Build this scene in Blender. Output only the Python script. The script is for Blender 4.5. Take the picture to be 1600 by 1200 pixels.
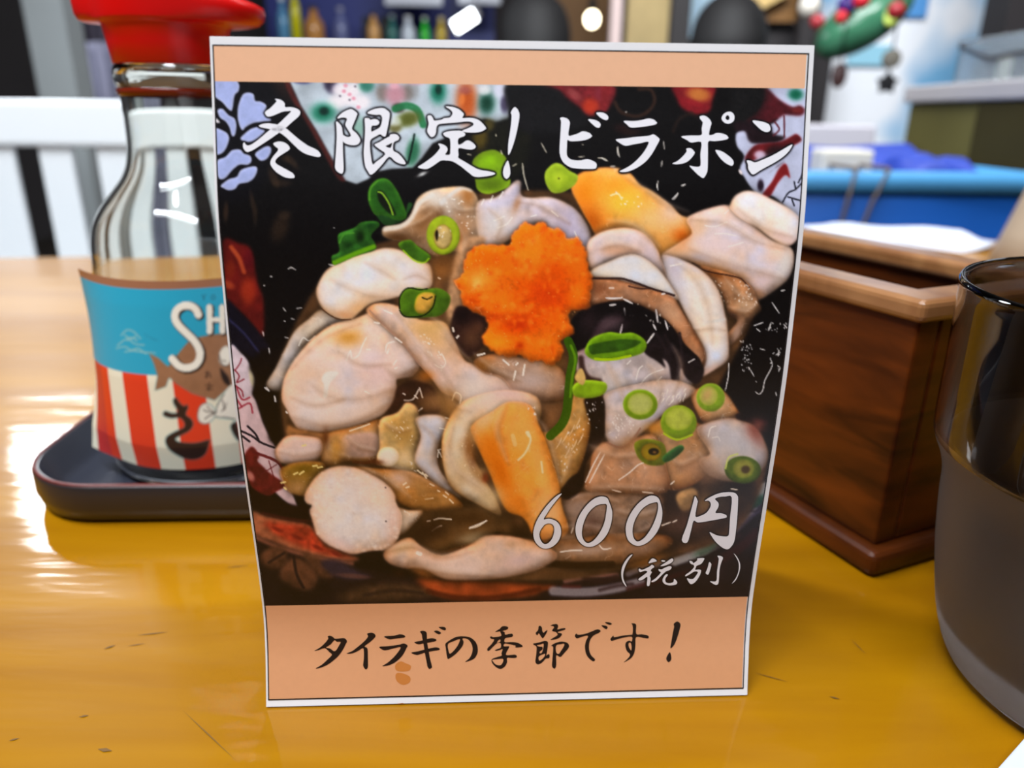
import bpy, bmesh, math, random
import numpy as np
from mathutils import Vector, Matrix
from mathutils.geometry import tessellate_polygon

for o in list(bpy.data.objects):
    bpy.data.objects.remove(o, do_unlink=True)
scene = bpy.context.scene
COL = scene.collection
R = math.radians
random.seed(7)
rng = np.random.default_rng(11)

# ------------------------------------------------------------------ camera, light, exposure
FPX, PITCH, ROLL, CAM_H = 1170.0, R(19.8), R(0.6), 0.1207      # table top is z = 0
FW = np.array([0, math.cos(PITCH), -math.sin(PITCH)])
R0 = np.array([1.0, 0, 0]); U0 = np.cross(R0, FW)
RT = math.cos(ROLL) * R0 + math.sin(ROLL) * U0
UP = -math.sin(ROLL) * R0 + math.cos(ROLL) * U0
CAM = np.array([0, 0, CAM_H])
cam_data = bpy.data.cameras.new('camera')
cam_data.sensor_width = 36.0
cam_data.lens = FPX / 1600 * 36
cam_data.clip_start = 0.005
cam_data.dof.use_dof = True
cam_data.dof.focus_distance = 0.150
cam_data.dof.aperture_fstop = 12.5
cam = bpy.data.objects.new('camera', cam_data)
COL.objects.link(cam)
cam.matrix_world = Matrix(((RT[0], UP[0], -FW[0], CAM[0]), (RT[1], UP[1], -FW[1], CAM[1]), (RT[2], UP[2], -FW[2], CAM[2]), (0, 0, 0, 1)))
scene.camera = cam

world = bpy.data.worlds.new('room_air')
scene.world = world
world.use_nodes = True
world.node_tree.nodes['Background'].inputs[0].default_value = (0.80, 0.86, 1.0, 1)
world.node_tree.nodes['Background'].inputs[1].default_value = 0.18

def area_light(name, loc, target, sx, sy, power, color=(1, 1, 1)):
    d = bpy.data.lights.new(name, 'AREA')
    d.shape = 'RECTANGLE'; d.size = sx; d.size_y = sy; d.energy = power; d.color = color
    o = bpy.data.objects.new(name, d); COL.objects.link(o)
    o.location = loc
    o.rotation_euler = (Vector(target) - Vector(loc)).to_track_quat('-Z', 'Y').to_euler()
    return o
# ceiling fluorescent behind the camera lights the card; unseen fills added for chair, mural
area_light('chair_fill_light', (-0.75, 0.15, 1.50), (-0.30, 0.93, 0.05), 1.2, 0.14, 22, (0.88, 0.95, 1.0))  # added unseen fill, aimed at the chair to brighten its front
area_light('ceiling_panel_above_card', (-0.20, -0.50, 1.55), (0.0, 0.3, 0.05), 1.3, 0.16, 29, (0.88, 0.94, 1.0))
area_light('mural_fill_light', (0.5, 0.9, 1.60), (1.1, 3.0, 0.2), 1.6, 0.6, 70, (0.95, 0.98, 1.0))  # added unseen fill, tilted to brighten the mural wall
area_light('window_light_left', (-1.50, 2.25, 1.10), (-0.17, 0.25, 0), 0.24, 0.42, 12, (0.90, 0.95, 1.0))

scene.view_settings.view_transform = 'Standard'
scene.view_settings.look = 'None'
scene.view_settings.exposure = 0.35
scene.view_settings.gamma = 1.0
scene.view_settings.use_curve_mapping = False

# ------------------------------------------------------------------ helpers
def lin1(v):
    v = np.asarray(v, float) / 255.0
    return np.where(v <= 0.04045, v / 12.92, ((v + 0.055) / 1.055) ** 2.4)
def S(r, g, b): return tuple(float(x) for x in lin1((r, g, b)))
def ray(x, y): return FW + RT * ((x - 800) / FPX) + UP * ((600 - y) / FPX)
def at(x, y, Y):                 # point on the sight line at world depth Y
    r = ray(x, y); p = CAM + r * (Y / r[1]); return Vector(p)
def on_plane(x, y, z=0.0):
    r = ray(x, y); p = CAM + r * ((z - CAM_H) / r[2]); return Vector(p)
def project(p):                  # (...,3) -> (...,2) pixels
    d = np.asarray(p, float) - CAM
    w = d @ FW
    return np.stack([800 + FPX * (d @ RT) / w, 600 - FPX * (d @ UP) / w], -1)

def mat(name, rgb, rough=0.5, spec=0.5, metal=0.0, trans=0.0, ior=1.45, emit=None, es=0.0, noise=0.0, nscale=20.0, bump=0.0, coat=0.0, crough=0.1, alpha=1.0):
    m = bpy.data.materials.new(name); m.use_nodes = True
    nt = m.node_tree; b = nt.nodes['Principled BSDF']
    b.inputs['Base Color'].default_value = (*rgb, 1)
    b.inputs['Roughness'].default_value = rough
    b.inputs['Specular IOR Level'].default_value = spec
    b.inputs['Metallic'].default_value = metal
    b.inputs['Transmission Weight'].default_value = trans
    b.inputs['IOR'].default_value = ior
    b.inputs['Coat Weight'].default_value = coat
    b.inputs['Coat Roughness'].default_value = crough
    b.inputs['Alpha'].default_value = alpha
    if emit:
        b.inputs['Emission Color'].default_value = (*emit, 1); b.inputs['Emission Strength'].default_value = es
    if noise or bump:
        tc = nt.nodes.new('ShaderNodeTexCoord'); n = nt.nodes.new('ShaderNodeTexNoise')
        n.inputs['Scale'].default_value = nscale; n.inputs['Detail'].default_value = 5
        nt.links.new(tc.outputs['Object'], n.inputs['Vector'])
        if noise:
            mx = nt.nodes.new('ShaderNodeMix'); mx.data_type = 'RGBA'; mx.blend_type = 'MIX'
            mx.inputs[6].default_value = (*[c * (1 - noise) for c in rgb], 1)
            mx.inputs[7].default_value = (*[min(1, c * (1 + noise)) for c in rgb], 1)
            nt.links.new(n.outputs['Fac'], mx.inputs[0]); nt.links.new(mx.outputs[2], b.inputs['Base Color'])
        if bump:
            bp = nt.nodes.new('ShaderNodeBump'); bp.inputs['Strength'].default_value = bump; bp.inputs['Distance'].default_value = 0.01
            nt.links.new(n.outputs['Fac'], bp.inputs['Height']); nt.links.new(bp.outputs[0], b.inputs['Normal'])
    return m

def wood(name, dark, light, scale, stretch, rough, coat=0.0, crough=0.1, bump=0.0, detail=6, ramp=(0.3, 0.7), spec=0.4, rot=0.0):
    m = bpy.data.materials.new(name); m.use_nodes = True
    nt = m.node_tree; b = nt.nodes['Principled BSDF']
    tc = nt.nodes.new('ShaderNodeTexCoord'); mp = nt.nodes.new('ShaderNodeMapping')
    mp.inputs['Scale'].default_value = stretch
    mp.inputs['Rotation'].default_value = (0, 0, rot)
    n = nt.nodes.new('ShaderNodeTexNoise'); n.inputs['Scale'].default_value = scale; n.inputs['Detail'].default_value = detail
    n.inputs['Distortion'].default_value = 0.6
    r = nt.nodes.new('ShaderNodeValToRGB')
    r.color_ramp.elements[0].position = ramp[0]; r.color_ramp.elements[0].color = (*dark, 1)
    r.color_ramp.elements[1].position = ramp[1]; r.color_ramp.elements[1].color = (*light, 1)
    nt.links.new(tc.outputs['Object'], mp.inputs['Vector']); nt.links.new(mp.outputs[0], n.inputs['Vector'])
    nt.links.new(n.outputs['Fac'], r.inputs[0])
    nt.links.new(r.outputs[0], b.inputs['Base Color'])
    b.inputs['Specular IOR Level'].default_value = spec
    b.inputs['Roughness'].default_value = rough; b.inputs['Coat Weight'].default_value = coat; b.inputs['Coat Roughness'].default_value = crough
    if bump:
        n2 = nt.nodes.new('ShaderNodeTexNoise'); n2.inputs['Scale'].default_value = 9; n2.inputs['Detail'].default_value = 4
        mp2 = nt.nodes.new('ShaderNodeMapping'); mp2.inputs['Scale'].default_value = (1.0, 5.0, 1.0); mp2.inputs['Rotation'].default_value = (0, 0, rot)
        nt.links.new(tc.outputs['Object'], mp2.inputs['Vector']); nt.links.new(mp2.outputs[0], n2.inputs['Vector'])
        bp = nt.nodes.new('ShaderNodeBump'); bp.inputs['Strength'].default_value = bump; bp.inputs['Distance'].default_value = 0.01
        nt.links.new(n2.outputs['Fac'], bp.inputs['Height'])
        nt.links.new(bp.outputs[0], b.inputs['Normal'])
        if coat: nt.links.new(bp.outputs[0], b.inputs['Coat Normal'])
    return m

def link(name, me, m, parent=None, smooth=False):
    o = bpy.data.objects.new(name, me); COL.objects.link(o)
    if m is not None:
        for k in (m if isinstance(m, (list, tuple)) else [m]): me.materials.append(k)
    if smooth:
        for p in me.polygons: p.use_smooth = True
    if parent is not None: o.parent = parent
    return o
def from_bm(name, bm, m, parent=None, smooth=False, bevel=0.0, seg=2, recalc=True):
    if recalc: bmesh.ops.recalc_face_normals(bm, faces=bm.faces)
    me = bpy.data.meshes.new(name); bm.to_mesh(me); bm.free()
    o = link(name, me, m, parent, smooth)
    if bevel:
        md = o.modifiers.new('bevel', 'BEVEL'); md.width = bevel; md.segments = seg; md.limit_method = 'ANGLE'; md.angle_limit = R(40)
    return o
def mesh_np(name, verts, faces, m, parent=None, smooth=True):
    me = bpy.data.meshes.new(name)
    me.from_pydata([tuple(map(float, v)) for v in verts], [], [tuple(int(i) for i in f) for f in faces]); me.update()
    return link(name, me, m, parent, smooth)
def box_bm(bm, c, s, rot=None, taper=None):
    v = []
    for z in (-1, 1):
        for x, y in ((-1, -1), (1, -1), (1, 1), (-1, 1)):
            k = taper if (taper and z > 0) else 1
            p = Vector((x * s[0] / 2 * k, y * s[1] / 2 * k, z * s[2] / 2))
            if rot is not None: p = rot @ p
            v.append(bm.verts.new(p + Vector(c)))
    for f in ((0, 3, 2, 1), (4, 5, 6, 7), (0, 1, 5, 4), (1, 2, 6, 5), (2, 3, 7, 6), (3, 0, 4, 7)):
        bm.faces.new([v[i] for i in f])
def box(name, c, s, m, parent=None, bevel=0.0, rot=None, seg=2, taper=None):
    bm = bmesh.new(); box_bm(bm, c, s, rot, taper); return from_bm(name, bm, m, parent, bevel=bevel, seg=seg)
def lathe(name, prof, m, parent=None, c=(0, 0, 0), seg=64, smooth=True, sx=1.0, sy=1.0, caps=True):
    verts, faces = [], []
    n = len(prof)
    for r, z in prof:
        for k in range(seg):
            a = 2 * math.pi * k / seg
            verts.append((c[0] + r * sx * math.cos(a), c[1] + r * sy * math.sin(a), c[2] + z))
    for i in range(n - 1):
        for k in range(seg):
            k2 = (k + 1) % seg
            faces.append((i * seg + k, i * seg + k2, (i + 1) * seg + k2, (i + 1) * seg + k))
    if caps:
        faces.append(tuple(reversed(range(seg)))); faces.append(tuple((n - 1) * seg + k for k in range(seg)))
    o = mesh_np(name, verts, faces, m, parent, smooth)
    return o
def tube(name, pts, r, m, parent=None, seg=10, smooth=True):
    pts = [Vector(p) for p in pts]; verts, faces = [], []
    rr = r if isinstance(r, (list, tuple)) else [r] * len(pts)
    for i, p in enumerate(pts):
        d = (pts[min(i + 1, len(pts) - 1)] - pts[max(i - 1, 0)]).normalized()
        a = d.orthogonal().normalized() if i == 0 else (a - d * a.dot(d)).normalized()
        b = d.cross(a)
        for k in range(seg):
            t = 2 * math.pi * k / seg
            verts.append(p + (a * math.cos(t) + b * math.sin(t)) * rr[i])
    for i in range(len(pts) - 1):
        for k in range(seg):
            k2 = (k + 1) % seg
            faces.append((i * seg + k, i * seg + k2, (i + 1) * seg + k2, (i + 1) * seg + k))
    faces.append(tuple(reversed(range(seg)))); faces.append(tuple((len(pts) - 1) * seg + k for k in range(seg)))
    return mesh_np(name, verts, faces, m, parent, smooth)
def ellipsoid(name, c, r, m, parent=None, rot=None, seg=24, rings=14, wob=0.0):
    bm = bmesh.new(); bmesh.ops.create_uvsphere(bm, u_segments=seg, v_segments=rings, radius=1)
    for v in bm.verts:
        p = Vector((v.co.x * r[0], v.co.y * r[1], v.co.z * r[2]))
        if wob: p *= 1 + wob * math.sin(v.co.x * 5 + v.co.z * 7) * math.cos(v.co.y * 6)
        if rot is not None: p = rot @ p
        v.co = p + Vector(c)
    return from_bm(name, bm, m, parent, smooth=True)
def rrect(w, d, rad, n=8):
    out = []
    for cx, cy, a0 in ((w / 2 - rad, d / 2 - rad, 0), (-w / 2 + rad, d / 2 - rad, 90), (-w / 2 + rad, -d / 2 + rad, 180), (w / 2 - rad, -d / 2 + rad, 270)):
        for k in range(n + 1):
            a = R(a0 + 90 * k / n); out.append((cx + rad * math.cos(a), cy + rad * math.sin(a)))
    return out
def loft(name, rings, m, parent=None, caps=(True, True), smooth=True):
    verts, faces = [], []
    n = len(rings[0])
    for r_ in rings: verts += [tuple(p) for p in r_]
    for i in range(len(rings) - 1):
        for k in range(n):
            k2 = (k + 1) % n
            faces.append((i * n + k, i * n + k2, (i + 1) * n + k2, (i + 1) * n + k))
    if caps[0]: faces.append(tuple(reversed(range(n))))
    if caps[1]: faces.append(tuple((len(rings) - 1) * n + k for k in range(n)))
    return mesh_np(name, verts, faces, m, parent, smooth)
def tag(o, label, cat, group=None, kind=None):
    if label: o['label'] = label
    if cat: o['category'] = cat
    if group: o['group'] = group
    if kind: o['kind'] = kind
    return o
def thing(name, label, cat, loc=(0, 0, 0), rotz=0.0, group=None):
    o = bpy.data.objects.new(name, None); COL.objects.link(o)
    o.location = loc; o.rotation_euler = (0, 0, rotz); o.empty_display_size = 0.05
    return tag(o, label, cat, group)
def structure(o): o['kind'] = 'structure'; return o
def auto_smooth(o, deg=35):
    for p in o.data.polygons: p.use_smooth = True
    try: o.data.set_sharp_from_angle(angle=R(deg))
    except Exception: pass
    return o
# ------------------------------------------------------------------ painter for printed pictures (the card's photo, the bottle's label)
ZM = {'A': (320, 40, 4), 'B': (680, 60, 4.286), 'C': (940, 60, 4.286), 'D': (330, 320, 4), 'E': (690, 320, 4), 'F': (940, 280, 3.529),
      'G': (360, 600, 3.333), 'H': (700, 600, 2.963), 'p': (0, 0, 1), 'U': (360, 580, 3.158), 'V': (760, 580, 3.158), 'W': (780, 250, 3), 'X': (330, 250, 3), 'K': (0, 400, 2.667), 'L': (240, 440, 4),
      '1': (370, 150, 8.573), '2': (510, 155, 9.229), '3': (640, 155, 8), '4': (860, 165, 10.91), '5': (950, 170, 10.91), '6': (1040, 165, 10),
      '7': (1150, 175, 10.91), '8': (820, 760, 10.907), '9': (960, 755, 7.619), '0': (960, 855, 7.619), 'a': (485, 980, 11.43), 'b': (615, 980, 11.43),
      'c': (745, 970, 10.667), 'd': (885, 960, 8)}
def zp(z, pts):
    ox, oy, s = ZM[z]
    return np.array([(ox + x / s, oy + y / s) for x, y in pts], float)
def catmull(p, closed=True, n=4):
    p = np.asarray(p, float)
    if closed: a, b, c, d = np.roll(p, 1, 0), p, np.roll(p, -1, 0), np.roll(p, -2, 0)
    else:
        e = np.concatenate([p[:1], p, p[-1:]]); a, b, c, d = e[:-3], e[1:-2], e[2:-1], e[3:]
    out = []
    for i in range(n):
        t = i / n
        out.append(0.5 * ((2 * b) + (-a + c) * t + (2 * a - 5 * b + 4 * c - d) * t * t + (-a + 3 * b - 3 * c + d) * t ** 3))
    q = np.stack(out, 1).reshape(-1, 2)
    if not closed: q = np.concatenate([q, p[-1:]])
    return q
def raster(loops, x0, y0, w, h, ss=3):
    acc = np.zeros((h * ss, w * ss + 2), np.int32)
    for q in loops:
        q = (np.asarray(q) - (x0, y0)) * ss
        a, b = q, np.roll(q, -1, 0)
        for (ax, ay), (bx, by) in zip(a, b):
            if ay == by: continue
            if ay > by: ax, ay, bx, by = bx, by, ax, ay
            r0, r1 = max(0, math.ceil(ay - 0.5)), min(h * ss - 1, math.ceil(by - 0.5) - 1)
            if r1 < r0: continue
            rr = np.arange(r0, r1 + 1)
            xc = ax + (rr + 0.5 - ay) * (bx - ax) / (by - ay)
            ci = np.clip(np.ceil(xc - 0.5), 0, w * ss).astype(int)
            np.add.at(acc, (rr, ci), 1)
    m = (np.cumsum(acc, 1)[:, :w * ss] % 2).astype(np.float32)
    return m.reshape(h, ss, w, ss).mean((1, 3))
def blur(a, s):
    if s <= 0.3: return a
    rad = max(1, int(round(s * 3))); k = np.exp(-0.5 * (np.arange(-rad, rad + 1) / s) ** 2); k /= k.sum()
    out = a
    for ax in (0, 1):
        n = out.shape[ax]
        if rad > 8:      # frequency space for wide kernels
            L = n + 2 * rad
            pad = [(0, 0)] * out.ndim; pad[ax] = (rad, rad)
            f = np.fft.rfft(np.pad(out, pad, mode='edge'), axis=ax)
            kk = np.zeros(L); kk[:2 * rad + 1] = k; kk = np.roll(kk, -rad)
            sh = [1] * out.ndim; sh[ax] = -1
            g = np.fft.irfft(f * np.fft.rfft(kk).reshape(sh), n=L, axis=ax)
            out = np.take(g, range(rad, rad + n), axis=ax)
        else:
            pad = [(0, 0)] * out.ndim; pad[ax] = (rad, rad)
            pd = np.pad(out, pad, mode='edge'); acc = 0
            for i, kv in enumerate(k): acc = acc + kv * np.take(pd, range(i, i + n), axis=ax)
            out = acc
    return out
def vnoise(h, w, cell):
    gh, gw = int(h / cell) + 3, int(w / cell) + 3
    g = rng.random((gh, gw))
    y = np.arange(h) / cell; x = np.arange(w) / cell
    yi, xi = y.astype(int), x.astype(int); fy, fx = (y - yi)[:, None], (x - xi)[None]
    fy, fx = fy * fy * (3 - 2 * fy), fx * fx * (3 - 2 * fx)
    return (g[yi][:, xi] * (1 - fy) * (1 - fx) + g[yi + 1][:, xi] * fy * (1 - fx) + g[yi][:, xi + 1] * (1 - fy) * fx + g[yi + 1][:, xi + 1] * fy * fx) * 2 - 1

class Painter:
    def __init__(s, x0, y0, w, h, base):
        s.x0, s.y0, s.w, s.h = x0, y0, w, h
        s.c = np.zeros((h, w, 3)); s.c[:] = base
        s.alpha = np.zeros((h, w)); s.m = np.ones((h, w))
        s.noise = {k: vnoise(h, w, k) for k in (3, 6, 12, 26)}
        t2 = 0.35 * vnoise(h, w, 7) + 0.65 * vnoise(h, w, 17)
        s.ridge = np.clip(1 - np.abs(t2) / 0.045, 0, 1) * np.clip(vnoise(h, w, 9) * 2.2, 0, 1)
        s.wc = vnoise(h, w, 32) * 0.6 + vnoise(h, w, 14) * 0.4; s.wd = vnoise(h, w, 20) * 0.7 + vnoise(h, w, 8) * 0.5
        s.tex = {1: 0.5 * s.noise[3] + 0.5 * s.noise[6], 2: 0.4 * s.noise[6] + 0.6 * s.noise[12], 3: 0.35 * s.noise[12] + 0.65 * s.noise[26]}
    def _win(s, q, pad):
        a = np.floor(q.min(0) - pad).astype(int) - (s.x0, s.y0); b = np.ceil(q.max(0) + pad).astype(int) - (s.x0, s.y0)
        return max(0, a[0]), max(0, a[1]), min(s.w, b[0] + 1), min(s.h, b[1] + 1)
    def P(s, z, pts, c, rim=None, rw=9, sh=0.2, n=0.05, ns=2, soft=0.8, sm=True, a=1.0, ds=0.0, wr=0.0):
        q = zp(z, pts)
        if sm: q = catmull(q)
        x0, y0, x1, y1 = s._win(q, rw * 2 + 3)
        if x1 <= x0 or y1 <= y0: return
        M = raster([q], x0 + s.x0, y0 + s.y0, x1 - x0, y1 - y0)
        Ms = blur(M, soft)
        D = blur(M, rw); t = np.clip(D * 2 - 1, 0, 1)[..., None] ** 0.8
        col = np.ones(M.shape + (3,)) * np.array(c, float)
        if rim is not None: col = np.array(rim, float) * (1 - t) + col * t
        gy, gx = np.gradient(D)
        shd = 1 + sh * np.clip((gx * 0.45 + gy * 0.9) * rw * 2.2, -1, 0.8)
        col = col * shd[..., None]
        if ds:
            o_ = np.clip(blur(M, 6.0) * 1.5, 0, 1) * (1 - M) * ds
            s.c[y0:y1, x0:x1] *= (1 - o_)[..., None]
        if n: col = col * (1 + n * s.tex[ns][y0:y1, x0:x1])[..., None]
        if wr:
            rg = s.ridge[y0:y1, x0:x1][..., None]; 
            col = col + (238 - col) * wr * rg
            wc = s.wc[y0:y1, x0:x1][..., None]; col = col * (1 + wc * np.array((0.05, -0.02, -0.13))) * (1 - 0.10 * np.clip(s.wd[y0:y1, x0:x1], 0, 1)[..., None])
        k = (Ms * a)[..., None]
        s.c[y0:y1, x0:x1] = s.c[y0:y1, x0:x1] * (1 - k) + col * k
        s.alpha[y0:y1, x0:x1] = np.maximum(s.alpha[y0:y1, x0:x1], Ms * a)
        s.m[:] = 0; s.m[y0:y1, x0:x1] = Ms
    def dab(s, z, x, y, rx, ry, rot, c, a=1.0, clip=True, hard=1.0):
        ox, oy, sc = ZM[z]; px, py = ox + x / sc, oy + y / sc; rx, ry = rx / sc, ry / sc
        rr = max(rx, ry) * 2.2
        x0, y0, x1, y1 = s._win(np.array([[px - rr, py - rr], [px + rr, py + rr]]), 1)
        if x1 <= x0 or y1 <= y0: return
        X, Y = np.meshgrid(np.arange(x0, x1) + s.x0 - px + 0.5, np.arange(y0, y1) + s.y0 - py + 0.5)
        ca, sa = math.cos(R(rot)), math.sin(R(rot))
        d = ((X * ca + Y * sa) / rx) ** 2 + ((-X * sa + Y * ca) / ry) ** 2
        k = a * np.exp(-0.9 * d ** hard)
        if clip: k = k * s.m[y0:y1, x0:x1]
        s.alpha[y0:y1, x0:x1] = np.maximum(s.alpha[y0:y1, x0:x1], k if not clip else 0)
        k = k[..., None]
        s.c[y0:y1, x0:x1] = s.c[y0:y1, x0:x1] * (1 - k) + np.array(c, float) * k
    def ell(s, z, x, y, rx, ry, rot, c, **kw):
        ca, sa = math.cos(R(rot)), math.sin(R(rot)); pts = []
        for k in range(16):
            t = 2 * math.pi * k / 16; u, v = rx * math.cos(t), ry * math.sin(t)
            pts.append((x + u * ca - v * sa, y + u * sa + v * ca))
        s.P(z, pts, c, **kw)
    def line(s, z, pts, w, c, a=1.0, soft=0.7, taper=0.0, clip=False, sm=True):
        q = zp(z, pts)
        if sm and len(q) > 2: q = catmull(q, False)
        w = w / ZM[z][2]
        x0, y0, x1, y1 = s._win(q, w + 3)
        if x1 <= x0 or y1 <= y0: return
        X, Y = np.meshgrid(np.arange(x0, x1) + s.x0 + 0.5, np.arange(y0, y1) + s.y0 + 0.5)
        cov = np.zeros(X.shape)
        n = len(q) - 1
        for i in range(n):
            (ax, ay), (bx, by) = q[i], q[i + 1]
            dx, dy = bx - ax, by - ay; L = dx * dx + dy * dy + 1e-9
            t = np.clip(((X - ax) * dx + (Y - ay) * dy) / L, 0, 1)
            d = np.hypot(X - ax - t * dx, Y - ay - t * dy)
            f = (i + t) / n
            hw = w / 2 * (1 - taper * np.abs(2 * f - 1) ** 2)
            cov = np.maximum(cov, np.clip((hw - d) / soft + 0.5, 0, 1))
        k = a * cov
        if clip: k = k * s.m[y0:y1, x0:x1]
        s.alpha[y0:y1, x0:x1] = np.maximum(s.alpha[y0:y1, x0:x1], k)
        k = k[..., None]
        s.c[y0:y1, x0:x1] = s.c[y0:y1, x0:x1] * (1 - k) + np.array(c, float) * k
    def fold(s, z, pts, w=3.0, dark=(128, 92, 62), light=(236, 226, 220), a=0.5, off=(0.5, 0.9)):
        q = zp(z, pts); d = np.array(off) * w * 1.2
        s.line('p', [tuple(p) for p in q], w * 1.6, dark, a, soft=w * 1.6, taper=0.8)
        s.line('p', [tuple(p - d) for p in q], w * 1.2, light, a * 0.8, soft=w * 1.4, taper=0.8)
    def flecks(s, z, pts, n, c=(235, 232, 228), L=(2, 6), w=(1.3, 2.4), a=0.9, ang=None, spread=60):
        q = zp(z, pts); lo, hi = q.min(0), q.max(0)
        k = 0; tries = 0
        while k < n and tries < n * 30:
            tries += 1
            p = lo + rng.random(2) * (hi - lo)
            ins = False
            for (ax, ay), (bx, by) in zip(q, np.roll(q, -1, 0)):
                if (ay > p[1]) != (by > p[1]) and p[0] < ax + (p[1] - ay) * (bx - ax) / (by - ay): ins = not ins
            if not ins: continue
            an = R((ang if ang is not None else 90) + (rng.random() - 0.5) * 2 * spread); l = 0.72 * (L[0] + rng.random() * (L[1] - L[0]))
            d = np.array([math.cos(an), math.sin(an)]) * l / 2; b = np.array([-d[1], d[0]]) * (rng.random() - 0.5) * 0.7
            s.line('p', [tuple(p - d), tuple(p + b), tuple(p + d)], w[0] + rng.random() * (w[1] - w[0]), c, a=a * (0.5 + 0.5 * rng.random()), taper=0.5)
            k += 1
    def sample(s, px):
        x = np.clip(px[..., 0] - s.x0 - 0.5, 0, s.w - 1.001); y = np.clip(px[..., 1] - s.y0 - 0.5, 0, s.h - 1.001)
        xi, yi = x.astype(int), y.astype(int); fx, fy = (x - xi)[..., None], (y - yi)[..., None]
        src = np.concatenate([s.c, s.alpha[..., None]], -1)
        return (src[yi, xi] * (1 - fx) + src[yi, xi + 1] * fx) * (1 - fy) + (src[yi + 1, xi] * (1 - fx) + src[yi + 1, xi + 1] * fx) * fy
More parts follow.
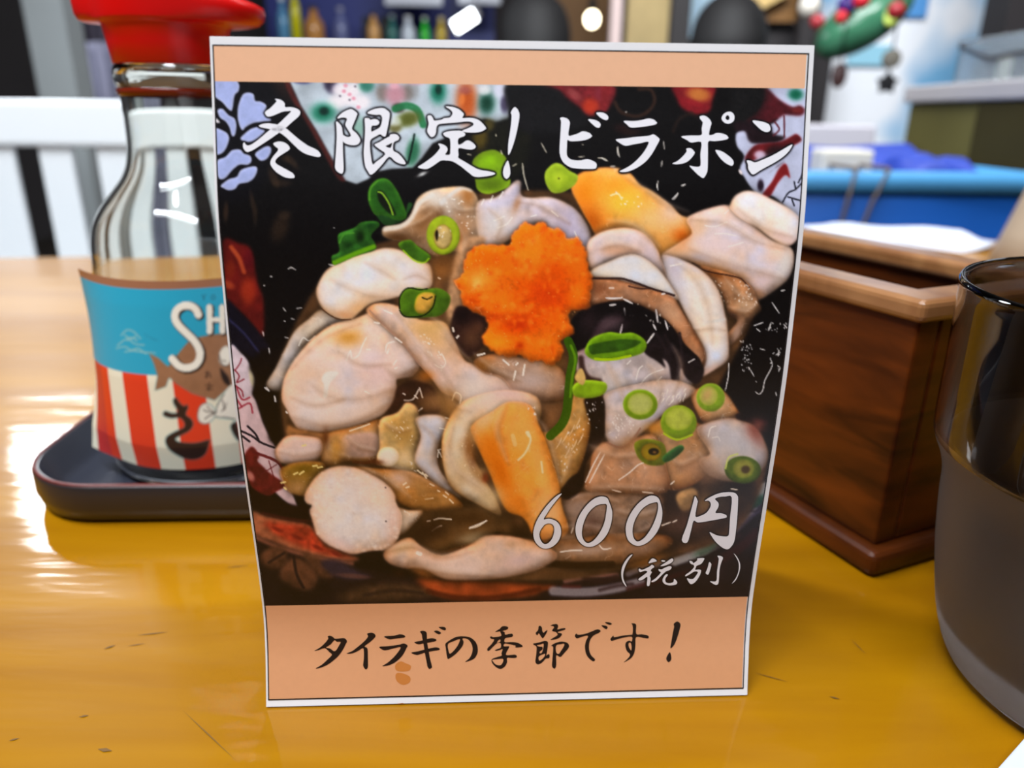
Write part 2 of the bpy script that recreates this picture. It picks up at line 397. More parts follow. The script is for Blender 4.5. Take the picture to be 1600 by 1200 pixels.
# ------------------------------------------------------------------ lettering outlines (brush strokes); an entry is [outer, hole, ...]
TITLE = [
 ('1', [[(515,42),(560,45),(610,65),(645,105),(650,152),(720,152),(790,165),(840,195),(852,225),(835,270),(750,345),(660,425),(575,490),(430,590),(300,675),(220,725),(150,752),(115,735),(88,690),(88,640),(105,625),(122,650),(150,665),(200,650),(300,580),(440,460),(550,385),(650,290),(730,208),(680,205),(620,212),(560,235),(480,268),(420,278),(392,255),(380,225),(400,200),(450,165),(500,115),(535,72)]]),
 ('1', [[(298,402),(345,378),(420,368),(480,375),(550,388),(650,430),(720,485),(820,570),(900,630),(960,670),(1040,705),(1095,740),(1125,785),(1120,810),(1080,818),(1000,800),(920,775),(840,725),(750,640),(650,545),(570,490),(500,470),(440,445),(380,432),(325,420)]]),
 ('1', [[(492,640),(530,618),(590,612),(650,630),(695,665),(712,700),(700,725),(640,765),(570,810),(530,850),(518,885),(540,915),(600,950),(690,1000),(750,1035),(775,1075),(768,1098),(720,1103),(650,1090),(580,1055),(520,1010),(470,950),(452,905),(460,860),(490,810),(540,750),(558,715),(535,690),(505,665)]]),
 ('2', [[(160,272),(210,215),(270,175),(350,145),(400,165),(445,205),(440,240),(400,340),(370,430),(430,490),(480,560),(488,605),(470,640),(430,662),(370,665),(300,650),(240,608),(235,520),(280,540),(320,548),(355,528),(330,470),(280,390),(278,350),(300,290),(270,270),(220,268),(180,280)]]),
 ('2', [[(145,325),(200,365),(225,410),(235,480),(240,520),(238,700),(245,860),(250,1000),(240,1060),(215,1075),(165,1050),(130,1000),(128,930),(140,760),(150,560),(148,420)]]),
 ('2', [[(592,200),(640,165),(720,138),(820,130),(880,165),(915,210),(900,330),(880,430),(860,520),(840,542),(810,530),(775,508),(720,535),(640,588),(630,680),(640,800),(668,940),(720,905),(850,795),(770,725),(695,660),(760,625),(850,570),(910,540),(920,515),(960,505),(1010,510),(1045,540),(1050,570),(1030,595),(970,630),(965,740),(1030,780),(1090,840),(1140,915),(1128,940),(1060,930),(990,895),(905,832),(800,950),(655,1090),(600,1040),(560,960),(540,800),(545,680),(555,560),(560,420),(553,290),(580,275),(615,280),(640,300),(690,288),(740,300),(765,335),(750,365),(710,382),(655,390),(650,470),(700,450),(775,405),(800,330),(805,270),(780,228),(720,228),(640,218)], [(855,680),(900,655),(948,632),(945,665),(920,706)]]),
 ('3', [[(450,92),(540,100),(610,125),(660,165),(678,195),(660,238),(740,235),(820,245),(880,275),(930,325),(955,365),(930,390),(880,410),(800,420),(700,415),(655,398),(720,370),(780,340),(800,315),(780,290),(720,280),(600,292),(440,305),(360,318),(335,360),(330,420),(310,460),(275,475),(250,455),(222,410),(225,370),(240,310),(228,250),(228,210),(260,205),(285,225),(300,260),(320,270),(400,258),(430,240),(500,232),(530,200),(535,165),(505,130)]]),
 ('3', [[(420,430),(480,405),(580,395),(650,400),(695,435),(680,465),(610,495),(610,570),(660,555),(700,525),(745,520),(800,555),(825,590),(815,615),(770,632),(700,625),(612,615),(612,700),(610,735),(700,790),(800,850),(880,885),(1000,905),(1065,925),(1050,945),(960,965),(820,972),(740,920),(640,840),(540,780),(460,768),(390,770),(300,830),(230,870),(170,873),(105,850),(180,800),(300,710),(370,630),(380,600),(360,558),(410,565),(455,590),(475,625),(465,660),(445,693),(500,695),(510,640),(505,500),(450,470)]]),
 ('3', [[(1265,170),(1290,120),(1318,102),(1350,130),(1370,180),(1370,240),(1345,380),(1310,520),(1270,640),(1238,697),(1230,660),(1235,540),(1265,340),(1275,210)]]),
 ('3', [[(1225,770),(1245,820),(1258,900),(1250,960),(1215,997),(1180,970),(1168,910),(1185,840)]]),
 ('4', [[(162,225),(190,203),(240,208),(290,230),(325,275),(328,330),(305,510),(400,500),(470,478),(540,443),(610,450),(670,475),(705,515),(690,545),(620,580),(520,602),(400,610),(330,607),(288,590),(280,700),(275,800),(290,870),(340,915),(420,935),(520,935),(620,915),(700,935),(770,975),(788,1020),(775,1065),(740,1080),(600,1082),(430,1072),(320,1045),(220,970),(170,870),(155,750),(165,560),(175,400),(180,270)]]),
 ('4', [[(640,240),(720,240),(800,265),(850,310),(850,350),(825,380),(780,372),(720,325)]]),
 ('4', [[(780,130),(840,118),(910,130),(965,165),(987,205),(970,245),(925,248),(870,220),(820,180)]]),
 ('5', [[(265,210),(420,212),(550,200),(640,178),(700,170),(770,185),(820,225),(832,245),(800,270),(700,292),(560,312),(390,322),(320,270)]]),
 ('5', [[(132,525),(300,505),(500,480),(700,462),(765,437),(830,475),(875,520),(860,570),(810,660),(740,780),(640,900),(520,990),(400,1050),(290,1080),(195,1068),(300,1015),(430,930),(560,800),(640,690),(690,565),(550,588),(400,615),(320,632),(260,622),(190,580)]]),
 ('6', [[(527,180),(580,158),(640,178),(690,225),(712,280),(690,360),(675,460),(740,455),(790,432),(860,435),(940,460),(975,500),(960,525),(880,545),(760,558),(665,562),(658,700),(655,950),(645,1040),(610,1110),(575,1132),(500,1080),(420,1000),(370,942),(440,955),(510,958),(545,920),(540,760),(552,572),(400,580),(330,540),(240,485),(400,470),(555,462),(560,360),(578,270),(550,230)]]),
 ('6', [[(318,680),(350,668),(395,672),(440,715),(450,745),(410,810),(340,875),(250,910),(150,918),(105,903),(180,870),(260,800),(325,720)]]),
 ('6', [[(775,705),(820,700),(900,730),(990,795),(1045,850),(1060,900),(1040,938),(1000,935),(920,890),(840,810)]]),
 ('6', [[(870,200),(900,140),(950,105),(1010,100),(1055,130),(1072,180),(1060,240),(1010,278),(950,283),(895,250)], [(930,195),(950,158),(975,155),(995,190),(985,222),(955,228)]]),
 ('7', [[(275,155),(400,160),(500,185),(560,220),(582,275),(575,320),(525,345),(450,325),(380,270)]]),
 ('7', [[(180,832),(240,832),(320,862),(450,815),(620,740),(780,650),(950,555),(930,620),(870,700),(780,780),(640,870),(420,990),(295,1068),(240,1030),(205,970),(200,900)]]),
]
PRICE = [
 ('8', [[(630,118),(540,230),(440,360),(375,460),(320,555),(400,545),(480,560),(550,600),(600,670),(618,760),(605,850),(560,940),(480,1015),(390,1052),(310,1050),(240,1010),(180,940),(148,850),(150,740),(190,610),(260,480),(360,340),(470,220),(560,145)], [(300,690),(340,645),(400,625),(460,635),(495,680),(500,760),(475,860),(430,930),(370,975),(310,965),(265,900),(248,820),(262,750)]]),
 ('8', [[(1400,190),(1440,270),(1475,370),(1490,470),(1470,620),(1420,770),(1340,890),(1230,985),(1120,1025),(1020,1010),(940,950),(885,860),(862,740),(880,610),(940,470),(1030,340),(1130,240),(1220,185),(1310,165)], [(1395,310),(1385,450),(1360,590),(1310,720),(1230,850),(1150,930),(1070,960),(1010,920),(975,840),(975,740),(1000,620),(1060,480),(1140,380),(1230,315),(1330,295)]]),
 ('9', [[(520,170),(555,260),(570,350),(555,460),(510,570),(440,660),(370,715),(290,742),(220,725),(160,670),(135,580),(140,480),(190,360),(270,250),(360,175),(440,142)], [(515,232),(515,320),(480,440),(420,560),(350,650),(280,690),(235,660),(215,590),(222,500),(260,400),(330,300),(410,245),(480,225)]]),
 ('9', [[(960,150),(990,210),(985,240),(962,390),(1020,385),(1090,350),(1135,290),(1145,240),(1120,205),(1075,205),(1130,165),(1230,120),(1330,103),(1420,108),(1460,140),(1470,190),(1460,400),(1440,600),(1420,700),(1380,760),(1340,783),(1280,760),(1200,690),(1130,580),(1200,610),(1280,628),(1350,625),(1365,560),(1375,400),(1395,165),(1320,155),(1250,160),(1195,183),(1235,230),(1235,280),(1200,348),(1260,352),(1320,370),(1335,390),(1320,408),(1200,432),(1050,458),(985,462),(940,445),(910,560),(865,702),(800,672),(860,500),(905,340),(940,210)]]),
]
TAXNOTE = [
 ('0', [[(215,85),(165,150),(125,230),(104,310),(108,380),(145,465),(118,440),(92,390),(80,310),(92,230),(135,150),(185,95)]]),
 ('0', [[(405,185),(440,135),(470,132),(500,155),(495,165),(440,180)]]),
 ('0', [[(287,262),(300,250),(330,265),(420,225),(440,205),(465,215),(470,235),(440,255),(430,280),(445,290),(430,320),(420,345),(430,370),(415,452),(385,445),(390,350),(340,380),(300,392),(285,375),(330,340),(390,290),(360,275),(310,292),(292,280)]]),
 ('0', [[(555,155),(580,150),(605,160),(590,170),(570,168)]]),
 ('0', [[(550,215),(620,170),(680,130),(700,150),(670,185),(600,215),(560,222)]]),
 ('0', [[(525,255),(560,260),(600,240),(650,222),(680,232),(660,265),(610,285),(560,330),(500,390),(450,412),(440,400),(490,365),(550,300),(530,280)]]),
 ('0', [[(610,320),(635,325),(605,370),(610,410),(650,425),(700,410),(710,372),(745,410),(730,440),(660,450),(600,435),(572,400),(580,360)]]),
 ('0', [[(890,160),(925,165),(940,185),(985,150),(985,130),(1060,125),(1065,145),(1030,195),(980,215),(965,245),(960,265),(1000,262),(1030,275),(1010,340),(960,410),(910,435),(880,405),(862,365),(900,375),(940,370),(980,320),(990,290),(950,285),(900,315),(850,342),(845,325),(900,285),(945,235),(940,205),(910,195)]]),
 ('0', [[(1125,175),(1145,185),(1150,215),(1120,315),(1095,315),(1085,300),(1110,235)]]),
 ('0', [[(1225,100),(1250,97),(1290,120),(1270,180),(1250,260),(1240,400),(1225,440),(1195,442),(1150,415),(1140,402),(1190,405),(1215,385),(1220,280),(1240,150),(1235,120)]]),
 ('0', [[(1420,70),(1460,115),(1490,180),(1495,240),(1475,320),(1440,390),(1395,430),(1440,370),(1470,300),(1480,230),(1470,160)]]),
]
CAPTION = [
 ('a', [[(310,160),(350,148),(400,165),(440,200),(530,195),(600,190),(640,215),(655,250),(630,300),(580,400),(500,510),(400,600),(300,670),(180,720),(95,732),(200,670),(310,570),(385,490),(340,440),(260,370),(160,400),(70,420),(170,360),(260,280),(320,200)], [(430,228),(470,255),(540,258),(520,310),(440,425),(350,375),(280,358),(360,305)]]),
 ('a', [[(1015,110),(1090,92),(1140,110),(1165,145),(1150,180),(1080,250),(970,335),(1010,360),(1025,410),(1028,550),(1030,690),(1010,740),(985,748),(960,720),(942,670),(955,560),(955,420),(935,370),(850,420),(760,460),(680,470),(650,462),(750,420),(880,320),(970,240),(1020,180),(1030,150)]]),
 ('b', [[(-171,160),(0,148),(70,130),(110,122),(170,130),(208,155),(190,180),(100,192),(0,203),(-76,212)]]),
 ('b', [[(-251,345),(-120,335),(0,322),(110,305),(170,285),(215,295),(250,325),(230,370),(160,500),(60,600),(-30,655),(-120,685),(-200,690),(-100,625),(0,535),(80,440),(125,352),(0,375),(-90,398),(-160,408),(-220,385)]]),
 ('b', [[(472,75),(510,58),(560,65),(590,95),(595,150),(600,270),(630,430),(650,550),(685,690),(680,720),(640,742),(605,700),(590,620),(560,470),(535,300),(515,210),(500,120)]]),
 ('b', [[(370,265),(450,245),(540,225),(620,200),(690,192),(750,205),(765,228),(740,248),(640,268),(540,285),(440,300)]]),
 ('b', [[(315,450),(440,425),(540,398),(640,375),(740,355),(800,362),(825,385),(800,405),(680,425),(560,450),(470,480),(400,490)]]),
 ('b', [[(720,68),(780,55),(830,80),(848,100),(820,122),(780,112)]]),
 ('b', [[(805,0),(840,-12),(910,-8),(938,25),(920,48),(880,42)]]),
 ('b', [[(925,290),(1000,230),(1080,185),(1160,160),(1260,158),(1360,175),(1440,230),(1490,310),(1505,400),(1490,480),(1440,555),(1360,595),(1275,615),(1350,555),(1400,460),(1410,370),(1390,290),(1340,220),(1280,195),(1230,200),(1250,255),(1235,320),(1180,400),(1090,490),(980,562),(955,530),(940,440),(932,360)], [(970,300),(1060,250),(1180,208),(1170,270),(1120,360),(1050,440),(1005,468),(985,430)]]),
 ('c', [[(305,182),(380,130),(420,90),(480,85),(525,105),(505,140),(440,160)]]),
 ('c', [[(390,175),(430,170),(465,190),(472,225),(540,215),(590,212),(603,240),(580,265),(520,275),(470,290),(465,350),(560,350),(650,355),(720,380),(765,415),(745,435),(640,440),(650,415),(600,398),(470,375),(450,420),(530,420),(535,445),(500,510),(490,565),(570,565),(640,560),(668,590),(650,612),(580,615),(505,615),(505,680),(480,740),(440,780),(390,797),(330,775),(270,720),(245,670),(260,630),(340,600),(415,575),(410,540),(430,470),(390,480),(330,497),(300,485),(350,465),(400,440),(395,370),(335,370),(260,440),(200,497),(175,485),(180,450),(240,390),(290,310),(240,295),(220,270),(240,255),(280,268),(400,250),(405,215)], [(335,362),(360,320),(390,310),(392,340),(360,356)], [(260,645),(340,635),(430,628),(440,670),(410,725),(370,738),(310,720),(275,680)]]),
 ('c', [[(1030,90),(1060,80),(1085,110),(1090,160),(1110,195),(1140,170),(1175,150),(1165,190),(1130,250),(1100,285),(1075,265),(1050,225),(1030,205),(1010,232),(985,220),(985,190),(1020,150)]]),
 ('c', [[(1230,75),(1270,55),(1330,50),(1355,75),(1350,110),(1340,140),(1400,125),(1460,118),(1478,130),(1450,150),(1380,170),(1345,190),(1410,205),(1415,230),(1380,275),(1310,305),(1225,312),(1290,270),(1345,230),(1320,185),(1265,170),(1255,150),(1285,110),(1275,85)]]),
 ('c', [[(940,375),(980,368),(1060,350),(1130,330),(1180,345),(1185,390),(1175,480),(1160,560),(1150,580),(1200,550),(1215,590),(1200,620),(1150,625),(1110,670),(1060,710),(1010,722),(980,695),(975,660),(985,590),(995,490),(990,420),(950,400)], [(1000,405),(1060,390),(1110,378),(1108,440),(1085,525),(1050,538),(1050,510),(1095,470),(1090,430),(1040,425)], [(1035,590),(1110,550),(1140,555),(1110,610),(1060,655),(1035,650)]]),
 ('c', [[(1240,410),(1300,370),(1380,345),(1450,345),(1510,365),(1538,410),(1520,460),(1460,530),(1390,600),(1325,570),(1325,700),(1315,770),(1290,793),(1260,770),(1252,720),(1265,560),(1270,430)], [(1320,410),(1400,385),(1455,380),(1450,420),(1400,500),(1365,545),(1325,525)]]),
 ('d', [[(105,260),(125,235),(140,250),(210,245),(290,220),(350,195),(395,183),(428,205),(400,230),(340,260),(300,310),(282,380),(285,450),(310,510),(355,555),(350,578),(325,580),(280,545),(245,490),(230,410),(240,340),(270,265),(200,275),(140,295),(115,288)]]),
 ('d', [[(435,135),(490,138),(515,155),(505,178),(480,175)]]),
 ('d', [[(480,95),(530,95),(568,112),(550,127),(515,120)]]),
 ('d', [[(550,300),(575,270),(590,265),(600,282),(700,262),(810,250),(825,240),(830,170),(822,125),(810,110),(850,110),(872,135),(872,240),(940,245),(1010,258),(1030,280),(1015,297),(960,290),(870,280),(862,380),(850,470),(820,530),(770,570),(715,597),(760,555),(795,500),(755,455),(735,390),(745,345),(785,325),(815,335),(815,275),(700,290),(610,315),(570,328),(552,318)], [(780,355),(800,350),(812,390),(810,446),(790,425),(775,385)]]),
 ('d', [[(1340,115),(1385,85),(1425,120),(1410,200),(1380,300),(1345,380),(1300,420),(1310,340),(1330,220),(1345,150)]]),
 ('d', [[(1292,468),(1310,530),(1305,570),(1275,595),(1247,560),(1255,520)]]),
]
def glyph_loops(entry):
    z, loops = entry
    return [catmull(zp(z, l), True, 3) for l in loops]
# ------------------------------------------------------------------ the printed photograph on the card, drawn as flat shapes of printed colour
def paint_food():
    s = Painter(320, 108, 956, 852, (17, 13, 15))
    P, dab, ell, line, fl = s.P, s.dab, s.ell, s.line, s.flecks
    def dab(z, x, y, rx, ry, rot, c, a=1.0, clip=True, hard=1.9): s.dab(z, x, y, rx, ry, rot, c, a, clip, hard)
    blue, ink = (148, 160, 205), (24, 22, 42)
    # --- dark lacquer bowl, upper left: blue peony
    P('A', [(40,320),(420,322),(540,450),(440,640),(420,900),(300,1060),(80,1060)], (20,17,26), n=0.2, soft=6)
    for pts in ([(45,318),(150,320),(190,335),(215,370),(210,410),(185,440),(170,530),(140,515),(110,480),(55,430)],
                [(205,560),(210,500),(235,435),(270,418),(305,430),(315,470),(350,475),(385,500),(375,545),(415,590),(360,600),(300,610),(255,635),(235,655),(215,620)],
                [(80,530),(110,520),(150,560),(185,580),(197,620),(190,680),(170,690),(155,640),(130,600),(95,575)],
                [(60,650),(110,655),(145,680),(150,720),(125,780),(90,805),(62,790)],
                [(75,850),(130,820),(170,780),(220,775),(245,800),(285,815),(290,850),(265,870),(215,870),(170,905),(125,955),(85,950)],
                [(100,1000),(150,960),(200,945),(230,900),(320,880),(320,930),(280,975),(215,990),(190,1020),(150,1030),(115,1015)],
                [(315,800),(370,760),(405,755),(415,785),(390,830),(355,845),(330,830)],
                [(225,700),(290,645),(350,635),(375,655),(350,690),(290,725),(240,720)]):
        P('A', pts, blue, rim=(176,184,218), rw=2.5, sh=0.05, n=0.05)
    P('A', [(60,570),(95,605),(62,602)], (215,215,225), sh=0)
    P('A', [(420,322),(500,325),(560,470),(500,470),(440,400)], (48,34,34), n=0.2, soft=4)
    P('A', [(488,322),(515,322),(600,500),(700,660),(800,840),(880,965),(830,955),(735,790),(635,610),(535,450)], (96,42,40), n=0.15, soft=1.5, sh=0)
    for x, y, rx, ry, r_, a in ((545,850,22,60,-40,.55),(500,830,20,40,-50,.5),(430,950,28,70,-20,.55),(480,985,60,25,0,.45),(300,1110,16,75,-10,.5),(130,1160,16,60,5,.5),(500,1185,40,30,0,.5)):
        dab('A', x, y, rx, ry, r_, (92,70,52), a, clip=False)
    dab('D', 430, 145, 55, 90, 20, (72,54,40), .75, clip=False); dab('D', 275, 60, 16, 70, 0, (60,46,36), .7, clip=False); dab('D', 95, 50, 14, 60, 0, (70,50,40), .6, clip=False)
    # --- white and blue enamel panel
    P('p', [(446,112),(792,112),(798,160),(795,186),(775,192),(757,186),(730,202),(700,214),(676,224),(660,246),(645,262),(612,264),(590,268),(575,280),(557,288),(540,282),(520,250),(495,205),(470,165)], (168,180,194), n=0.14, ns=3, soft=1.5, sh=0.02, sm=False)
    dab('A', 600, 335, 70, 28, 5, (46,52,120), .95); dab('A', 790, 370, 45, 60, -30, (58,48,78), .9)
    for x, y in ((850,400),(930,400),(820,480),(980,480),(900,460)): dab('A', x, y, 55, 45, 0, (228,224,234), .9)
    for x, y in ((880,375),(870,410),(905,430),(930,455),(960,510),(950,350)): dab('A', x, y, 14, 12, 0, (196,128,150), .8)
    for x, y in ((845,440),(905,465),(880,350),(940,380)): dab('A', x, y, 8, 8, 0, (70,60,80), .7)
    dab('A', 1010, 375, 48, 42, 0, (62,130,116), .95); dab('A', 740, 545, 78, 62, 0, (40,128,104), 1, hard=1.6); dab('A', 745, 535, 30, 26, 0, (14,60,52), .9)
    for x, y in ((1110,420),(1260,420)): dab('A', x, y, 40, 55, 0, (128,120,118), .9)
    dab('A', 1190, 430, 65, 70, 0, (176,132,146), .95); dab('A', 1185, 375, 30, 22, 0, (205,160,175), .8); dab('A', 1210, 515, 38, 30, 0, (62,52,48), .95)
    dab('A', 1300, 400, 40, 70, 0, (120,116,116), .5); dab('A', 1320, 355, 60, 20, 0, (190,150,170), .6)
    line('A', [(1190,520),(1260,500),(1330,530),(1365,620)], 44, (46,132,84), .9, soft=3)
    dab('A', 1270, 585, 80, 48, -15, (96,104,40), .95); dab('A', 1190, 640, 40, 30, 0, (100,96,40), .8); dab('A', 1190,600,40,30,0,(200,208,210),.6)
    dab('A', 1300, 790, 42, 90, 10, (52,120,88), .95); line('A', [(1310,680),(1290,780),(1270,860)], 14, (16,44,36), .9)
    dab('A', 960, 640, 40, 70, 10, (100,150,130), .6)
    dab('A', 1458, 415, 50, 70, 0, (34,126,104), 1, hard=1.5); dab('A', 1460, 400, 20, 30, 0, (16,66,56), .9)
    dab('B', 210, 420, 72, 150, 0, (186,92,44), 1, hard=1.6); dab('B', 200, 350, 40, 30, 0, (150,90,110), .5); dab('B', 180, 410, 20, 40, 10, (220,140,80), .5)
    dab('B', 345, 435, 55, 75, 0, (28,84,66), 1, hard=1.4); dab('B', 440, 350, 45, 50, 0, (200,204,226), .9); dab('B', 465, 440, 30, 60, 0, (72,62,96), .85)
    dab('B', 330, 345, 40, 35, 0, (225,225,232), .7)
    # --- olive and black centre, red cloud, tan arcs
    P('B', [(250,580),(330,540),(420,560),(500,530),(620,560),(640,760),(560,900),(480,960),(300,960),(240,780)], (34,33,22), n=0.2, soft=5, sh=0)
    dab('B', 300, 660, 55, 90, 0, (104,88,34), .9, clip=False); dab('B', 360, 580, 40, 40, 0, (110,98,48), .7, clip=False)
    P('B', [(485,300),(800,300),(900,430),(1010,520),(980,600),(640,640),(520,560),(480,430)], (30,28,32), n=0.15, soft=3, sh=0)
    P('B', [(720,295),(1185,300),(1165,470),(1100,500),(1030,525),(960,460),(880,400),(830,345)], (136,42,50), n=0.15, soft=2.5, sh=0)
    dab('B', 1040, 455, 60, 55, 20, (196,66,40), .85); dab('B', 930, 375, 30, 60, -50, (168,92,92), .6); dab('B', 1120, 370, 50, 50, 0, (150,60,80), .6)
    P('C', [(0,290),(62,290),(50,430),(20,490),(0,480)], (150,46,52), soft=2, sh=0)
    P('C', [(478,300),(752,300),(742,420),(722,490),(640,512),(540,470),(500,400)], (148,34,44), n=0.1, soft=2.5, sh=0)
    dab('C', 650, 375, 85, 50, 10, (186,122,64), .9); dab('C', 610, 430, 70, 20, 20, (170,40,50), .7)
    line('C', [(250,340),(330,345),(355,420),(310,490),(230,522),(130,492),(90,430)], 26, (88,58,44), .7, soft=4)
    line('C', [(600,500),(520,540),(480,620)], 24, (66,44,36), .6, soft=5); line('C', [(610,510),(680,560)], 20, (66,44,36), .5, soft=5)
    dab('C', 170, 610, 90, 40, 10, (74,36,34), .6, clip=False); dab('C', 200, 600, 50, 60, 0, (52,38,32), .5, clip=False)
    # --- right enamel panel with red ship
    P('C', [(1100,330),(1395,330),(1385,620),(1372,900),(1352,1210),(1270,1160),(1150,1060),(1050,1045),(1000,1000),(955,930),(925,870),(955,790),(905,720),(905,630),(1000,600),(1180,540)], (172,178,204), n=0.1, ns=3, soft=1.5, sh=0.02)
    P('C', [(1090,335),(1120,345),(1190,410),(1280,460),(1325,448),(1362,482),(1330,518),(1230,512),(1180,540),(1120,570),(1000,600),(970,540),(1060,470)], (104,34,44), n=0.2, soft=2, sh=0)
    dab('C', 1310, 480, 40, 20, 0, (140,50,50), .8); dab('C', 1300, 375, 50, 40, 0, (28,116,90), 1, clip=False, hard=1.5); dab('C', 1385, 370, 12, 40, 0, (30,30,70), .8, clip=False)
    P('C', [(880,330),(1100,335),(1080,440),(980,560),(880,560)], (32,30,32), n=0.2, soft=6, sh=0)
    P('C', [(900,560),(1110,570),(1150,640),(1230,660),(1180,695),(1060,705),(990,690),(960,620),(900,620)], (44,26,34), n=0.2, soft=2, sh=0)
    P('C', [(960,800),(1020,720),(1110,700),(1200,690),(1270,655),(1305,640),(1340,680),(1290,715),(1200,745),(1050,800),(990,830)], (126,36,42), n=0.2, soft=1.3, sh=0)
    dab('C', 1150, 760, 90, 40, -25, (48,26,32), .8, clip=False); dab('C',1060,780,40,30,0,(190,180,205),.9,clip=False)
    P('C', [(1075,1050),(1140,960),(1190,870),(1235,840),(1262,935),(1230,915),(1180,970),(1125,1060)], (148,38,42), soft=1.2, sh=0)
    P('C', [(1230,820),(1180,850),(1150,880),(1120,900)], (60,34,44), soft=1.2, sh=0)
    line('C', [(1222,520),(1224,660)], 12, (112,46,60), .9); line('C', [(1160,560),(1190,610),(1150,650)], 14, (110,50,64), .8); dab('C', 1065, 985, 22, 40, 0, (44,24,44), .95, clip=False)
    for pts in ([(1352,800),(1346,900),(1318,965)], [(1362,945),(1300,1010),(1250,1035),(1212,1098)], [(1250,1062),(1330,1086)], [(1300,1010),(1290,960)], [(1275,1080),(1290,1120)]): line('C', pts, 11, (30,30,50), .95)
    dab('C', 930, 895, 10, 20, -30, (225,215,220), .9, clip=False)
    # --- left: red flower, bowl rim, pale inner rim with red drawing
    P('D', [(70,232),(170,238),(250,280),(290,480),(328,600),(325,830),(250,745),(160,655),(90,600)], (128,32,30), n=0.25, ns=3, soft=2.5, sh=0)
    line('D', [(125,265),(175,335),(205,420)], 28, (190,92,56), .8, soft=4); dab('D', 230, 540, 50, 90, 0, (178,62,36), .8); dab('D', 110, 500, 40, 25, 30, (180,84,50), .7); dab('D', 240, 340, 40, 70, 0, (120,20,40), .6); dab('D', 120, 400, 30, 60, 0, (150,52,30), .7)
    P('D', [(90,596),(180,670),(300,800),(370,900),(400,1040),(330,1000),(200,920),(110,850)], (24,22,44), n=0.1, soft=2, sh=0)
    line('D', [(105,712),(200,798),(270,885),(330,960)], 14, (64,66,118), .9, soft=4)
    P('G', [(0,-45),(60,-20),(130,80),(170,200),(235,330),(240,380),(350,640),(300,625),(100,430),(55,330),(40,150)], (196,176,186), n=0.1, soft=1.5, sh=0.05)
    P('D', [(118,885),(180,920),(235,985),(275,1100),(240,1200),(150,1200)], (196,186,200), n=0.1, soft=1.5, sh=0.05)
    for pts in ([(150,1035),(180,990),(190,960)], [(145,1030),(175,1070),(160,1110),(205,1090)], [(150,1130),(190,1160),(200,1200)]): line('D', pts, 9, (150,40,60), .85)
    for pts in ([(30,10),(60,80),(100,70)], [(40,130),(100,100),(115,150)], [(20,60),(60,120)]): line('G', pts, 10, (168,58,80), .85)
    dab('D', 255, 1080, 16, 60, -10, (190,190,140), .6, clip=False)
    for pts in ([(45,240),(110,270),(160,305),(230,332)], [(90,220),(130,260),(150,300)], [(60,270),(100,300)]): line('G', pts, 11, (34,32,54), .95)
    P('G', [(68,382),(110,325),(150,372),(140,400),(170,430),(200,460),(285,525),(240,560),(190,585),(115,545),(78,450)], (126,38,40), n=0.2, soft=1.2, sh=0)
    line('G', [(120,355),(240,402),(285,465)], 15, (124,34,44), .9); line('G', [(200,400),(230,500)], 6, (120,40,50), .8); line('G', [(240,420),(160,470)], 6, (120,40,50), .8)
    dab('G', 105, 480, 18, 30, -30, (200,150,140), .7, clip=False)
    P('G', [(85,540),(190,585),(330,630),(425,650),(460,760),(300,720),(150,660),(92,625)], (32,15,18), n=0.2, soft=2, sh=0)
    P('D', [(240,1000),(330,900),(450,930),(400,1040),(350,1130),(420,1200),(270,1200),(270,1080)], (22,14,14), n=0.2, soft=3, sh=0)
    P('G', [(140,60),(200,-20),(300,-20),(330,220),(270,300),(210,300),(190,230)], (20,13,14), n=0.2, soft=3, sh=0)
    # --- lower rim and base
    P('G', [(110,800),(260,830),(420,900),(700,960),(1000,1010),(1500,1060),(2700,900),(2750,1180),(130,1180)], (36,24,28), n=0.3, ns=3, soft=3, sh=0)
    P('U', [(100,690),(180,715),(300,740),(400,765),(450,840),(560,900),(640,920),(600,940),(480,925),(330,890),(200,840),(110,800)], (168,104,76), n=0.15, soft=3, sh=0)
    P('U', [(165,745),(280,752),(400,775),(470,860),(580,905),(620,915),(500,910),(360,870),(230,810)], (178,66,44), n=0.25, soft=3.5, sh=0)
    line('U', [(110,815),(240,870),(420,920),(600,950)], 22, (150,96,76), .8, soft=5); line('U', [(160,700),(300,730),(400,740)], 12, (100,34,34), .7, soft=4)
    for x, y in ((230,780),(330,820),(430,870),(520,900)): dab('U', x, y, 30, 10, 25, (140,40,34), .7, clip=False)
    for pts in ([(150,900),(215,845),(290,865),(285,940),(205,965)], [(250,990),(330,900),(440,965),(452,1040),(395,1078),(310,1050)], [(370,880),(450,900),(540,1000),(470,1010),(410,940)]): P('G', pts, (104,68,50), n=0.2, soft=3, sh=0.1)
    line('G', [(330,900),(345,990),(380,1060)], 14, (40,26,34), .9, soft=3); line('G', [(200,930),(280,880)], 12, (40,26,34), .8, soft=3)
    P('G', [(470,930),(560,920),(690,985),(740,1000),(650,1020),(540,1000)], (66,54,74), n=0.1, soft=3, sh=0); dab('G', 640, 1000, 90, 14, 5, (120,80,70), .7, clip=False)
    P('G', [(550,1110),(700,1050),(880,1035),(1100,1080),(950,1120),(650,1135)], (92,66,46), n=0.2, soft=5, sh=0)
    line('G', [(700,1100),(850,1075),(1000,1090)], 18, (54,38,36), .7, soft=4)
    P('H', [(-150,900),(0,905),(150,905),(330,920),(500,935),(420,978),(200,1000),(50,1000),(-60,975)], (150,70,36), n=0.3, ns=3, soft=4, sh=-0.1)
    line('H', [(-90,960),(60,990),(240,985),(420,950)], 22, (96,34,20), .7, soft=5)
    P('H', [(460,990),(560,930),(800,880),(1100,790),(1290,740),(1420,560),(1500,440),(1520,800),(1400,985)], (38,27,34), n=0.3, ns=3, soft=3, sh=0)
